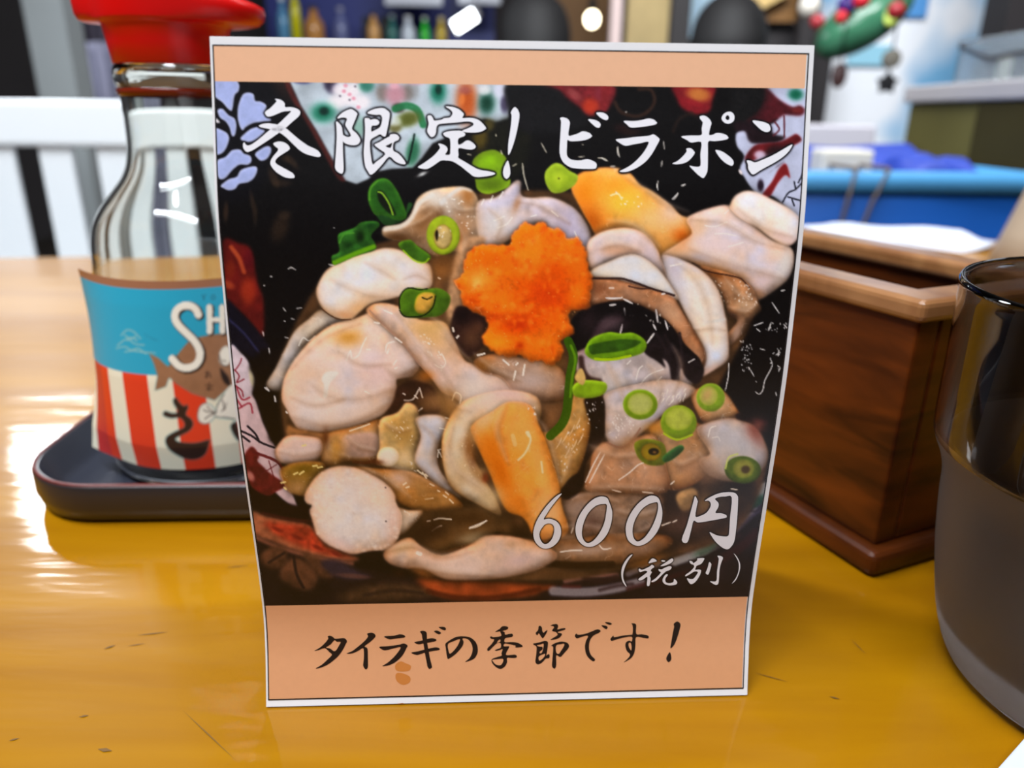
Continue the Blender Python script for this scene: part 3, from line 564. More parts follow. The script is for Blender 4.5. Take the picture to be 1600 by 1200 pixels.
    for pts, w, c, a in (([(330,1085),(480,1090),(620,1075),(760,1040)], 46, (150,146,154), .8), ([(390,1035),(520,1010),(640,1005)], 26, (156,110,104), .8), ([(480,1020),(560,1035),(640,1015)], 24, (56,34,40), .85), ([(380,1060),(460,1062)], 16, (120,50,50), .7),
                      ([(560,1080),(640,1060),(720,1050)], 14, (60,40,48), .8), ([(700,1000),(800,960),(960,930),(1080,890)], 30, (128,122,130), .75), ([(930,940),(1080,880),(1170,830),(1230,760)], 44, (150,152,156), .8), ([(1100,870),(1150,840)], 30, (76,104,92), .7),
                      ([(1240,700),(1300,630),(1380,580)], 70, (150,158,166), .85), ([(1230,780),(1290,720),(1370,660)], 40, (92,84,118), .75), ([(1260,740),(1330,680)], 14, (150,150,164), .7), ([(1060,900),(1180,850),(1250,810)], 18, (70,44,52), .8), ([(1150,930),(1240,880),(1330,800)], 46, (70,30,36), .8),
                      ([(700,1075),(860,1030),(1000,990),(1140,950)], 22, (74,30,36), .7), ([(560,970),(700,950),(880,900)], 30, (46,28,26), .8), ([(960,880),(1000,890)], 20, (110,104,120), .6)):
        line('V', pts, w, c, a, soft=5)
    dab('H', 1425, 545, 55, 24, -25, (40,92,76), .95, clip=False); dab('H', 1190, 770, 60, 20, -25, (86,116,100), .8, clip=False)
    line('H', [(1340,560),(1420,590),(1470,540)], 12, (50,40,60), .6, soft=3)
    # --- the seafood heap
    dab = s.dab
    def P(z, pts, c, rim=None, rw=9, sh=0.2, n=0.05, **kw):
        if rim is not None:
            kw.setdefault('ds', 0.40); kw.setdefault('wr', 0.30 if sum(c) < 560 else 0.10)
            rim = [v * f for v, f in zip(rim, (0.90, 0.82, 0.73))]; sh = sh * (1.5 if sum(c) < 660 else 0.8); rw = rw * 1.2
            kw.setdefault('soft', 1.7)
        s.P(z, pts, c, rim=rim, rw=rw, sh=sh, n=n, **kw)
    def line(z, pts, w, c, a=1.0, **kw):
        if sum(c) > 600 and w / ZM[z][2] < 4.5: w, a = w * 0.74, a * 0.92
        s.line(z, pts, w, c, a, **kw)
    P('p', [(435,600),(445,540),(500,440),(560,390),(620,370),(700,310),(760,300),(900,300),(1000,340),(1090,360),(1180,420),(1180,490),(1135,580),(1120,620),(1160,650),(1195,690),(1195,745),(1150,830),(1050,870),(900,905),(760,905),(640,890),(560,830),(500,780),(455,730)], (112,78,50), n=0.3, ns=3, soft=3, sh=0)
    P('V', [(880,620),(1000,560),(1200,540),(1330,560),(1250,720),(1100,830),(900,890),(640,940),(420,960),(560,860),(800,760)], (54,38,30), n=0.3, ns=3, soft=8, sh=0)
    P('U', [(880,640),(1150,640),(1300,700),(1470,760),(1480,860),(1100,880),(900,860)], (74,48,28), n=0.3, ns=3, soft=8, sh=0)
    # upper mantle frill
    P('D', [(1080,140),(1190,118),(1250,60),(1290,-40),(1370,-90),(1480,-110),(1580,-110),(1650,-70),(1690,60),(1690,160),(1600,260),(1480,300),(1400,320),(1300,260),(1200,230),(1080,200)], (164,138,116), rim=(200,192,182), rw=7, sh=0.3, n=0.15)
    dab('D', 1160, 215, 110, 50, 0, (104,64,30), .9); dab('D', 1330, 110, 60, 110, 40, (150,104,62), .8); dab('B', 215, 1060, 50, 60, 0, (166,108,54), .9); dab('D', 1560, 190, 60, 100, 0, (170,110,60), .8); dab('D', 1430,260,60,70,0,(150,100,60),.7)
    line('D', [(1085,150),(1180,135),(1250,80),(1300,-10),(1380,-60)], 30, (214,212,208), .85, soft=4, clip=True)
    dab('D', 1460, -20, 90, 60, 0, (206,204,204), .8); dab('D', 1390, -50, 50, 40, 20, (216,214,212), .7); dab('D', 1420, 60, 26, 50, 30, (120,80,48), .6)
    line('B', [(45,1100),(110,1040),(180,1000),(240,1010)], 30, (206,206,208), .8, soft=5, clip=True)
    fl('D', [(1380,-40),(1560,-40),(1660,60),(1640,200),(1500,60)], 22, ang=160, L=(2,5))
    # lavender centre
    P('p', [(745,318),(775,308),(796,290),(808,281),(815,286),(814,304),(828,309),(860,308),(890,320),(908,336),(921,358),(925,388),(908,402),(872,395),(850,350),(800,372),(764,392),(748,372)], (192,183,198), rim=(164,156,162), rw=6, sh=0.25, n=0.1)
    dab('p', 775, 350, 30, 26, 0, (210,210,214), .8); dab('p', 885, 350, 18, 30, -20, (176,166,188), .8); dab('p', 808, 318, 6, 14, 20, (170,120,80), .7); dab('p', 790, 380, 20, 12, 0, (160,120,90), .6)
    for pts in ([(752,320),(756,312)], [(766,316),(770,306)], [(780,310),(786,300)], [(772,345),(788,338)], [(778,356),(792,350),(800,340)], [(862,330),(872,338)], [(898,362),(902,372)], [(830,338),(838,336)]): line('p', pts, 2.4, (236,236,236), .9)
    # orange and yellow siphon, upper right
    P('p', [(892,292),(903,273),(930,263),(962,262),(985,271),(1000,289),(1020,299),(1047,320),(1062,335),(1075,339),(1096,336),(1110,360),(1100,392),(1070,402),(1032,402),(1012,382),(985,362),(960,360),(936,372),(922,350),(906,322)], (226,160,86), rim=(222,172,120), rw=10, sh=0.2, n=0.08)
    dab('p', 915, 300, 26, 34, 0, (228,132,34), .95); dab('p', 925, 345, 20, 22, 0, (196,96,20), .9); dab('p', 975, 312, 34, 26, 20, (216,186,70), .9); dab('p', 960, 290, 30, 14, 0, (232,150,52), .8)
    dab('p', 1020, 345, 30, 22, 20, (220,186,130), .8); dab('p', 1066, 370, 16, 14, 0, (206,100,26), .95); dab('p', 1030, 385, 34, 14, 10, (206,146,76), .9); dab('p', 1050, 330, 20, 20, 20, (214,190,176), .8)
    fl('F', [(60,60),(200,80),(240,180),(120,160)], 9, ang=40, L=(2,4))
    line('F', [(50,90),(90,80),(110,110)], 12, (226,226,190), .8)
    # pink tube to the right
    P('F', [(330,425),(420,360),(500,300),(470,230),(505,192),(600,157),(700,143),(770,200),(850,262),(940,332),(1032,367),(1062,420),(1050,510),(1000,580),(860,668),(800,605),(720,560),(600,505),(480,450)], (218,202,204), rim=(192,174,174), rw=9, sh=0.28, n=0.05)
    dab('F', 420, 390, 110, 50, -10, (214,170,128), .85); dab('F', 440, 320, 55, 50, 0, (210,120,50), .85); dab('F', 640, 505, 180, 28, 14, (206,146,92), .9); dab('F', 840, 620, 60, 34, 30, (178,124,82), .85); dab('F', 540, 250, 50, 60, 0, (206,172,140), .7)
    dab('F', 640, 360, 150, 45, 5, (226,208,214), .8); dab('F', 1010, 470, 40, 90, 20, (224,222,222), .8); dab('F', 880, 560, 70, 40, -30, (208,190,198), .7)
    for pts in ([(570,255),(620,262),(690,236)], [(625,302),(680,300),(740,312)], [(700,372),(740,362),(780,348)], [(680,190),(700,170)]): line('F', pts, 9, (240,236,236), .8)
    # white cap
    P('F', [(708,140),(735,92),(790,64),(850,70),(920,100),(1000,140),(1070,190),(1102,240),(1092,310),(1050,360),(1010,362),(940,330),(860,270),(760,212),(712,165)], (240,236,240), rim=(226,214,216), rw=7, sh=0.2, n=0.03)
    dab('F', 1000, 320, 90, 30, 25, (222,196,196), .8); dab('F', 780, 200, 60, 18, 30, (226,206,204), .7)
    # brown jelly
    P('F', [(540,480),(640,500),(760,540),(830,600),(860,670),(880,720),(830,770),(780,850),(700,920),(690,860),(750,780),(700,740),(670,640),(610,560)], (170,128,96), rim=(150,112,86), rw=6, sh=0.3, n=0.2)
    dab('F', 640, 530, 80, 20, 15, (140,78,34), .8); dab('F', 790, 690, 50, 30, 0, (196,164,136), .8); dab('F', 715, 770, 36, 34, 0, (48,30,28), .95); dab('F', 745, 850, 24, 60, 20, (168,140,126), .9)
    line('F', [(500,462),(560,500),(640,520),(700,530),(770,550),(815,600)], 9, (70,36,24), .7)
    fl('F', [(700,540),(790,560),(860,680),(800,740),(720,640)], 26, L=(2,5)); fl('F', [(560,500),(660,560),(680,700),(640,620)], 8, L=(2,4))
    # white body at the right
    P('F', [(330,425),(400,430),(480,460),(560,510),(620,570),(660,650),(680,740),(692,800),(702,930),(692,1000),(620,1050),(545,1087),(570,1000),(560,930),(520,860),(450,720),(400,620),(350,530)], (234,230,232), rim=(204,196,206), rw=7, sh=0.22, n=0.04)
    dab('F', 400, 500, 40, 80, -25, (190,182,198), .9); dab('F', 450, 640, 20, 110, -18, (206,200,208), .8); dab('F', 600, 1060, 60, 26, -20, (206,176,166), .8); dab('F', 520, 500, 40, 20, 30, (214,206,214), .7); dab('F', 640, 780, 60, 10, -10, (206,206,208), .7)
    line('F', [(380,478),(410,472),(440,466)], 12, (245,244,246), .9)
    # fold, white crescent, shell edge, black mantle
    P('p', [(916,396),(922,374),(945,361),(975,356),(1000,361),(1020,378),(1032,402),(1040,432),(1012,412),(985,402),(955,410),(926,424)], (218,198,196), rim=(206,184,178), rw=5, sh=0.3, n=0.08)
    dab('p', 965, 392, 30, 10, 0, (200,156,128), .8); dab('p', 955, 370, 16, 8, 0, (214,206,206), .7); dab('p', 1015, 395, 12, 20, -20, (206,190,200), .8)
    P('p', [(921,434),(924,422),(950,409),(985,397),(1010,405),(1032,424),(1047,444),(1060,468),(1040,464),(1005,450),(965,438)], (230,230,236), rim=(214,212,218), rw=4, sh=0.1, n=0.03)
    P('p', [(920,436),(965,438),(1010,450),(1050,463),(1068,490),(1086,520),(1102,552),(1098,574),(1080,560),(1065,530),(1040,500),(1010,482),(970,472),(922,476)], (176,130,100), rim=(140,96,70), rw=4, sh=0.25, n=0.15)
    dab('p', 1050, 490, 20, 14, 40, (196,158,130), .8); dab('p', 935, 452, 18, 12, 0, (150,92,60), .8)
    line('F', [(-60,545),(20,548),(110,548),(200,575),(280,605),(400,640)], 13, (62,34,32), .8); line('F', [(150,590),(220,605),(270,600)], 9, (70,38,34), .7)
    P('p', [(890,508),(905,487),(935,475),(975,470),(1010,482),(1045,505),(1070,538),(1094,562),(1092,580),(1070,566),(1050,590),(1030,575),(1012,560),(985,548),(960,545),(930,552),(905,565),(888,545)], (24,18,22), n=0.3, soft=1.2, sh=0)
    P('p', [(893,558),(930,538),(965,522),(1000,530),(1030,548),(1058,562),(1090,578),(1082,602),(1060,622),(1020,655),(985,690),(965,696),(945,684),(945,640),(938,600),(910,592)], (186,176,180), rim=(164,150,150), rw=7, sh=0.2, n=0.12)
    dab('p', 960, 620, 26, 34, 0, (206,204,208), .85); dab('p', 1040, 600, 34, 14, -30, (166,150,156), .8); dab('p', 920, 545, 22, 16, -30, (140,112,120), .8); dab('p', 1000, 560, 24, 14, 20, (150,140,140), .7)
    P('p', [(1005,548),(1012,520),(1030,520),(1050,540),(1085,560),(1100,578),(1090,600),(1072,590),(1064,575),(1060,600),(1050,595),(1045,570),(1035,560),(1040,575),(1028,565)], (40,30,36), n=0.3, soft=1.5, sh=0)
    for pts in ([(430,850),(440,950),(418,1060)], [(300,850),(345,920),(372,970)], [(350,860),(400,950)]): line('F', pts, 16, (52,40,46), .8, soft=2.5)
    line('F', [(-30,880),(20,800),(90,760)], 60, (96,72,82), .8, soft=8)
    for pts in ([(190,1105),(205,1050),(225,1030)], [(200,1150),(260,1080),(340,1048)], [(480,1010),(512,992)], [(260,1160),(330,1090)], [(140,1020),(160,1000)]): line('F', pts, 9, (232,230,230), .85)
    for pts in ([(25,655),(60,658),(110,655)], [(45,695),(80,690)], [(125,710),(130,750)], [(100,860),(115,800)], [(250,905),(275,870),(290,850)], [(300,720),(310,790)], [(350,780),(365,830)], [(285,800),(300,830)], [(330,635),(350,630)], [(120,660),(170,685)]): line('F', pts, 15, (224,222,226), .95, taper=.5)
    line('F', [(45,600),(65,600)], 14, (226,216,210), .8)
    fl('F', [(0,640),(140,650),(320,720),(400,830),(260,880),(100,720)], 12, L=(2,5))
    line('E', [(870,960),(885,1040),(925,1090),(985,1105)], 36, (66,38,34), .85, soft=5)
    # left white lump
    # translucent strip and big blob first
    P('D', [(340,1132),(400,1020),(450,920),(520,790),(600,720),(690,650),(780,690),(880,720),(760,755),(640,835),(560,925),(500,1045),(440,1165)], (180,170,164), rim=(150,140,132), rw=5, sh=0.25, n=0.1)
    line('D', [(548,880),(575,830),(610,850),(650,820)], 10, (232,232,230), .9); dab('D', 640, 760, 100, 20, -35, (206,200,190), .6)
    P('p', [(440,622),(443,595),(455,570),(470,550),(490,528),(520,507),(555,498),(576,488),(582,476),(606,474),(624,490),(632,530),(642,550),(657,568),(645,587),(626,591),(619,594),(620,612),(612,632),(595,650),(565,663),(540,671),(505,675),(470,671),(458,660),(448,640)], (228,210,204), rim=(206,180,168), rw=10, sh=0.28, n=0.06)
    dab('D', 860, 830, 95, 55, 0, (200,146,66), .9); dab('D', 900, 720, 100, 40, -10, (214,178,140), .7); dab('p', 505, 640, 50, 26, 0, (236,226,226), .8); dab('p', 590, 580, 34, 30, 0, (222,196,200), .7); dab('p', 570, 650, 50, 14, -15, (232,208,196), .6); dab('p', 475, 580, 20, 30, 20, (216,190,172), .7)
    P('D', [(690,1090),(720,1045),(795,1045),(770,1085),(740,1120),(725,1200),(700,1200),(705,1130)], (236,234,232), soft=1, sh=0)
    for pts in ([(845,975),(870,910),(880,960),(920,940),(945,880),(970,830)], [(1090,920),(1100,870),(1145,855)], [(1100,930),(1110,900)], [(1140,1000),(1160,970)], [(1145,1025),(1165,1015)], [(960,1165),(990,1180)], [(970,905),(995,905)]): line('D', pts, 13, (240,238,236), .9, taper=.3)
    P('D', [(658,560),(670,490),(720,410),(800,360),(900,318),(1020,284),(1110,270),(1200,290),(1300,350),(1362,372),(1382,440),(1372,510),(1300,545),(1200,565),(1100,592),(1000,615),(930,665),(872,714),(800,712),(740,682),(690,640)], (242,239,242), rim=(224,212,208), rw=9, sh=0.22, n=0.03)
    dab('D', 930, 640, 130, 55, -20, (214,168,118), .85); dab('D', 840, 690, 60, 26, 10, (200,150,110), .8); dab('D', 1100, 570, 140, 30, -15, (226,204,188), .8); dab('D', 1290, 440, 70, 60, 0, (224,210,216), .7); dab('D', 1060, 440, 50, 40, 0, (228,222,224), .6)
    line('D', [(690,650),(740,688),(800,715),(870,716)], 10, (90,54,30), .7)
    # flap and funnel
    P('p', [(572,486),(592,474),(626,480),(656,500),(692,503),(706,520),(724,560),(745,570),(772,582),(802,592),(814,612),(800,642),(780,652),(745,657),(733,646),(722,632),(708,620),(690,612),(675,592),(655,568),(632,540),(605,515)], (210,188,180), rim=(196,164,142), rw=8, sh=0.28, n=0.1)
    dab('D', 1400, 830, 70, 130, -30, (214,172,124), .8); dab('p', 690, 580, 26, 20, 40, (206,186,186), .8); dab('p', 745, 612, 30, 24, 0, (228,220,216), .9); dab('p', 700, 625, 14, 14, 0, (196,146,92), .8); dab('p', 660, 515, 30, 14, 30, (206,166,110), .7)
    line('D', [(990,660),(1090,760),(1200,870),(1290,985),(1380,1080)], 8, (164,128,112), .8); line('D', [(1040,640),(1150,700),(1260,830),(1340,960)], 22, (224,206,208), .6, soft=6)
    fl('D', [(1260,740),(1340,790),(1470,960),(1440,1040),(1340,900)], 24, ang=40, L=(2,5)); line('D', [(1400,1000),(1440,1020),(1465,985),(1440,930)], 10, (236,232,226), .8)
    for pts in ([(1080,660),(1130,680)], [(1020,735),(1050,740)], [(1150,830),(1190,860)], [(1420,455),(1430,462)]): line('D', pts, 13, (240,238,234), .9)
    P('p', [(700,455),(720,380),(760,372),(740,420),(728,470),(715,510),(700,500)], (186,146,112), n=0.2, soft=3, sh=0.2); dab('p', 690, 420, 16, 18, 0, (168,110,56), .8, clip=False)
    # cavities
    P('E', [(70,700),(95,640),(160,640),(250,690),(290,740),(270,860),(210,930),(150,945),(90,850),(55,780)], (58,32,32), n=0.2, soft=2, sh=0)
    dab('E', 190, 830, 80, 80, 0, (112,74,52), .9); dab('E', 130, 690, 50, 40, 0, (34,16,20), .9); dab('E',230,770,40,40,0,(110,70,50),.8)
    P('E', [(200,975),(330,930),(480,950),(620,965),(760,1040),(770,1210),(500,1210),(380,1085),(260,1045)], (170,138,116), rim=(150,112,84), rw=8, sh=0.2, n=0.12)
    dab('E', 560, 1100, 140, 70, 0, (184,168,166), .85); dab('E', 700, 950, 50, 60, 0, (206,140,60), .8, clip=False); dab('E', 260, 1000, 50, 40, 0, (150,96,40), .8)
    for pts in ([(385,970),(420,1000)], [(465,1000),(475,990)], [(450,1095),(462,1040)], [(508,1065),(520,1000)], [(70,770),(75,790)], [(225,940),(268,930)], [(95,830),(105,820)]): line('E', pts, 16, (236,232,226), .95)
    P('G', [(850,90),(870,20),(930,-20),(1000,-10),(1060,20),(1092,130),(1060,165),(980,155),(920,105),(850,160),(790,185)], (72,42,34), n=0.2, soft=2, sh=0)
    dab('G', 1010, 110, 60, 40, 0, (104,70,44), .7)
    for pts in ([(905,85),(950,80),(980,30)], [(985,20),(1000,70)], [(960,60),(975,75)], [(980,140),(1000,125)], [(900,50),(910,55)]): line('G', pts, 9, (232,226,220), .9)
    # lower left pieces
    P('G', [(480,270),(620,228),(700,208),(785,190),(785,330),(765,395),(700,405),(600,402),(500,430),(470,380)], (184,142,96), rim=(160,112,64), rw=6, sh=0.2, n=0.12)
    P('G', [(590,275),(700,250),(772,270),(762,370),(640,382),(585,350)], (176,148,136), n=0.1, soft=2, sh=0.15); dab('G', 560, 340, 40, 70, 0, (190,140,70), .7); line('G', [(640,405),(700,412),(760,395)], 14, (120,60,30), .7, soft=3)
    line('G', [(620,245),(680,225),(725,208)], 9, (240,234,220), .9)
    P('G', [(300,215),(345,235),(470,255),(505,260),(480,300),(440,280),(370,268),(300,275)], (176,124,78), n=0.15, soft=2, sh=0)
    P('G', [(232,352),(258,300),(300,270),(380,268),(470,288),(478,350),(440,402),(340,422),(258,412)], (214,190,182), rim=(196,164,146), rw=5, sh=0.2, n=0.06)
    P('G', [(262,440),(350,408),(462,405),(495,440),(430,540),(390,585),(310,565),(275,510)], (146,112,50), rim=(160,118,66), rw=5, sh=0.2, n=0.15); dab('G', 350, 540, 60, 40, 0, (176,138,96), .8); dab('G', 380, 440, 70, 24, 0, (128,100,28), .8)
    for pts in ([(330,470),(350,462)], [(360,470),(382,455)], [(430,428),(450,425)], [(455,435),(478,432)], [(265,515),(285,510)], [(280,540),(290,548)], [(375,322),(392,318)]): line('G', pts, 9, (228,214,150), .9)
    P('G', [(778,190),(870,150),(915,98),(970,118),(984,180),(990,260),(972,380),(1002,450),(960,472),(880,445),(800,432),(760,410),(778,330)], (194,162,108), rim=(206,184,150), rw=5, sh=0.3, n=0.15)
    dab('G', 900, 250, 60, 60, 0, (176,134,66), .7); ell('G', 822, 378, 58, 52, 0, (238,230,220), rim=(214,190,150), rw=4); dab('G', 930,130,34,24,0,(214,196,180),.8)
    fl('G', [(800,200),(930,180),(960,340),(880,330)], 16, L=(2,5), c=(238,230,210)); fl('G', [(930,390),(990,440),(960,470)], 6)
    P('G', [(965,180),(1050,158),(1132,180),(1135,240),(1090,300),(1082,420),(1140,520),(1205,595),(1130,562),(1040,492),(968,420),(962,370),(990,270)], (198,196,204), rim=(176,164,160), rw=5, sh=0.25, n=0.08)
    for pts in ([(1090,230),(1130,238)], [(1080,345),(1095,340)], [(1080,380),(1085,350),(1100,380)], [(1120,175),(1150,185)]): line('G', pts, 9, (240,240,238), .9)
    P('G', [(620,430),(760,440),(900,450),(980,470),(1080,530),(1175,590),(1210,645),(1100,668),(1000,662),(900,632),(850,582),(800,502),(700,462)], (180,132,76), rim=(166,114,56), rw=6, sh=0.2, n=0.12)
    dab('G', 880, 490, 60, 40, 15, (200,176,168), .8); dab('G', 700, 450, 60, 20, 10, (190,150,110), .7)
    for pts in ([(1000,460),(1020,490)], [(1040,520),(1060,530)], [(1080,555),(1090,560)], [(1110,580),(1125,590)], [(1140,600),(1160,620)], [(900,525),(915,515)], [(915,540),(930,535)], [(1015,600),(1055,595)], [(1120,562),(1135,575)], [(975,450),(1000,470)], [(1015,470),(1025,480)]): line('G', pts, 11, (236,226,206), .9)
    # dark sauce, lower pieces
    P('G', [(900,690),(1000,660),(1200,640),(1333,650),(1450,700),(1440,820),(1200,880),(1080,880),(960,830),(880,800)], (104,74,44), n=0.25, ns=3, soft=4, sh=0)
    dab('G', 1000, 780, 70, 60, 0, (62,38,24), .8, clip=False); dab('G', 1240, 700, 90, 30, 0, (80,50,24), .7, clip=False); dab('G', 1280, 800, 60, 30, -10, (150,134,104), .8, clip=False); dab('G',1100,820,70,40,0,(130,92,50),.6,clip=False)
    for pts in ([(1050,765),(1080,745),(1100,738)], [(1245,752),(1290,740),(1333,712)], [(1060,708),(1090,700),(1150,705)], [(1025,715),(1040,712)]): line('G', pts, 10, (232,226,214), .9)
    P('H', [(520,520),(640,498),(900,498),(1012,530),(1010,640),(900,725),(700,742),(560,700),(535,600)], (142,118,102), rim=(110,82,62), rw=8, sh=0.2, n=0.2)
    dab('H', 670, 640, 50, 60, 20, (96,66,56), .8); dab('H', 600, 590, 60, 40, 0, (160,140,130), .7); dab('H', 900, 600, 60, 50, 0, (150,128,110), .7)
    P('H', [(1008,500),(1100,478),(1300,470),(1420,460),(1360,540),(1260,640),(1100,660),(1000,650)], (62,44,34), n=0.3, ns=3, soft=4, sh=0)
    P('H', [(1055,515),(1120,478),(1155,500),(1145,560),(1085,590)], (158,126,88), n=0.2, soft=2, sh=0.2); dab('H', 1190, 560, 50, 60, 10, (150,118,80), .8, clip=False); dab('H', 1260, 560, 40, 60, 10, (84,70,62), .7, clip=False); dab('H', 1100, 650, 130, 50, -10, (110,78,66), .7, clip=False)
    P('H', [(-60,790),(150,722),(250,702),(400,720),(560,722),(760,692),(1010,700),(1020,760),(800,835),(550,845),(350,805),(200,755)], (152,112,78), rim=(120,82,50), rw=8, sh=0.15, n=0.18)
    dab('H', 650, 770, 120, 24, -4, (170,150,140), .8); dab('H', 900, 760, 70, 40, -10, (150,124,110), .7); dab('H', 930, 820, 90, 30, -15, (140,92,42), .8, clip=False)
    line('H', [(228,700),(255,755),(380,812),(560,838),(760,835)], 30, (56,34,18), .9, soft=4); dab('H', 270, 720, 50, 24, 40, (60,36,20), .8, clip=False)
    fl('H', [(230,710),(280,720),(390,800),(360,815),(250,770)], 18, L=(2,4), c=(225,205,200))
    P('G', [(795,885),(850,832),(935,800),(1000,850),(1100,892),(1240,842),(1333,790),(1500,800),(1700,880),(1620,960),(1420,1010),(1200,1022),(1100,1012),(1000,962),(900,962),(820,932)], (214,190,176), rim=(190,158,138), rw=8, sh=0.2, n=0.08)
    dab('G', 900, 850, 60, 26, -20, (206,176,136), .8); dab('G', 1200, 960, 140, 40, 0, (222,202,196), .8); dab('G', 1000, 985, 60, 24, 20, (150,90,40), .8, clip=False); dab('G', 1500, 920, 90, 40, -10, (196,176,180), .8); line('G', [(975,880),(990,885)], 20, (244,240,236), .9)
    dab('G', 740, 890, 40, 34, 0, (40,24,22), .9, clip=False); dab('G', 880, 985, 34, 22, 0, (60,30,20), .8, clip=False)
    # right centre pieces
    P('H', [(1125,40),(1200,15),(1275,30),(1330,100),(1345,160),(1200,185),(1150,125)], (196,152,110), rim=(176,126,84), rw=6, sh=0.2, n=0.12)
    P('H', [(940,180),(1100,160),(1230,230),(1240,330),(1190,425),(1100,482),(1005,475),(960,300)], (182,140,100), rim=(170,120,74), rw=8, sh=0.15, n=0.12)
    P('H', [(690,285),(850,250),(960,240),(1010,380),(1012,500),(800,503),(640,492),(655,400)], (184,142,112), rim=(166,122,90), rw=7, sh=0.2, n=0.08)
    P('H', [(720,60),(790,20),(1000,-20),(1110,0),(1140,40),(1000,140),(900,225),(800,292),(740,262),(725,150)], (196,186,190), rim=(176,162,160), rw=6, sh=0.1, n=0.1)
    line('H', [(735,270),(800,294),(850,260),(890,205)], 8, (140,96,84), .7)
    fl('H', [(740,160),(800,130),(880,180),(800,260),(740,230)], 30, L=(2,6), c=(236,234,236)); fl('H', [(1010,60),(1100,20),(1130,60),(1040,120)], 14, ang=120, spread=15, L=(6,14)); fl('H', [(970,40),(1040,20),(980,120)], 6, ang=120, spread=15, L=(6,12))
    P('H', [(1150,212),(1230,170),(1330,158),(1420,198),(1472,280),(1482,340),(1455,400),(1400,442),(1300,452),(1205,420),(1160,352),(1215,320)], (190,184,188), rim=(160,146,146), rw=9, sh=0.2, n=0.07)
    dab('H', 1425, 235, 40, 60, -20, (150,84,70), .85); dab('H', 1180, 310, 40, 60, 0, (190,146,104), .8); dab('H', 1380, 300, 60, 60, 0, (176,176,184), .7); dab('H', 1120, 380, 80, 60, 0, (176,134,104), .8, clip=False)
    line('H', [(1345,150),(1400,165),(1470,180)], 24, (50,22,28), .8, soft=4); dab('H', 1380, 150, 40, 20, 0, (20,14,18), .9, clip=False)
    for pts in ([(1205,245),(1215,205),(1240,195)], [(1225,250),(1250,245),(1260,265)], [(790,445),(840,410),(880,375),(905,365)], [(636,455),(670,380),(705,315)], [(655,458),(690,390),(725,325)], [(760,490),(800,500)], [(900,500),(950,505)], [(1030,465),(1048,450)], [(990,655),(1030,640)], [(1040,640),(1060,630)], [(520,778),(560,772),(620,770)], [(700,745),(720,765),(755,760)], [(570,690),(580,665)], [(100,665),(140,650),(180,632)], [(1310,485),(1340,490)]): line('H', pts, 8.5, (238,234,230), .92, taper=.3)
    # mantle frill, black strip and ruffles beside the orange siphon
    P('H', [(425,240),(480,220),(545,140),(580,50),(650,40),(662,200),(622,360),(562,472),(530,530),(490,440)], (192,146,86), rim=(176,124,60), rw=7, sh=0.15, n=0.15)
    for x0_, y0_ in ((500,300),(530,270),(560,240),(585,210),(540,340),(570,310),(600,280)): line('H', [(x0_, y0_), (x0_+18, y0_-30), (x0_+26, y0_-52)], 8, (226,206,176), .7, taper=.5)
    fl('H', [(560,190),(640,200),(600,340),(540,420),(520,380)], 22, ang=110, spread=30, L=(2,6))
    P('H', [(635,66),(718,66),(724,200),(714,260),(642,360),(622,480),(562,532),(515,512),(560,440),(612,400),(642,300),(662,200),(640,120)], (36,22,20), n=0.3, soft=1.5, sh=0)
    fl('H', [(640,80),(715,70),(720,200),(650,230)], 16, L=(1.5,3.5))
    P('p', [(690,690),(710,640),(740,620),(790,610),(838,620),(845,650),(830,665),(800,650),(770,660),(742,672),(735,700),(752,740),(775,780),(782,805),(750,790),(715,770),(697,745)], (214,194,166), rim=(198,166,120), rw=7, sh=0.3, n=0.12)
    dab('H', 150, 370, 34, 90, -10, (140,92,50), .9); dab('H', 60, 400, 40, 60, 0, (206,180,140), .8); dab('H', 130, 250, 24, 60, 20, (176,120,60), .8); dab('H', 260, 40, 120, 40, 0, (226,206,206), .85); dab('H', 60, 220, 40, 40, 30, (230,222,210), .8)
    fl('H', [(60,220),(110,210),(130,400),(160,450),(80,420)], 20, L=(2,5), c=(240,230,206)); line('H', [(20,75),(35,40),(60,55),(55,90)], 9, (236,226,206), .85)
    dab('H', 175, 440, 16, 16, 0, (150,60,30), .7, clip=False)
    P('H', [(112,190),(200,130),(280,84),(380,98),(418,180),(452,262),(482,352),(512,452),(526,560),(552,640),(557,680),(530,708),(500,702),(440,722),(390,692),(370,650),(340,612),(280,592),(240,530),(200,430),(150,320),(112,240)], (232,160,78), rim=(224,150,66), rw=9, sh=0.18, n=0.06)
    dab('H', 240, 400, 46, 150, -20, (212,112,20), .9); dab('H', 200, 300, 40, 60, 0, (218,126,34), .7); dab('H', 470, 600, 60, 90, 0, (220,176,132), .85); dab('H', 330, 560, 30, 60, -20, (214,126,40), .8); dab('H', 360, 200, 60, 80, 0, (238,176,100), .7); dab('H', 430, 400, 30, 90, -10, (240,184,110), .7); dab('H', 170, 165, 50, 30, -30, (226,190,150), .7)
    for pts, w in (([(372,222),(382,262),(358,318),(325,352)], 13), ([(432,360),(438,410)], 12), ([(365,225),(375,240)], 14), ([(300,240),(310,280)], 20)): line('H', pts, w, (244,226,190), .85 if w < 20 else .35, soft=1.5)
    fl('H', [(330,80),(410,110),(415,180),(380,130)], 8)
    dab('U', 1250, 150, 100, 60, -20, (228,208,202), .75, clip=False); dab('U', 1400, 120, 110, 40, 20, (218,186,184), .6, clip=False); dab('U', 1240, 250, 40, 50, 0, (226,180,130), .6, clip=False)
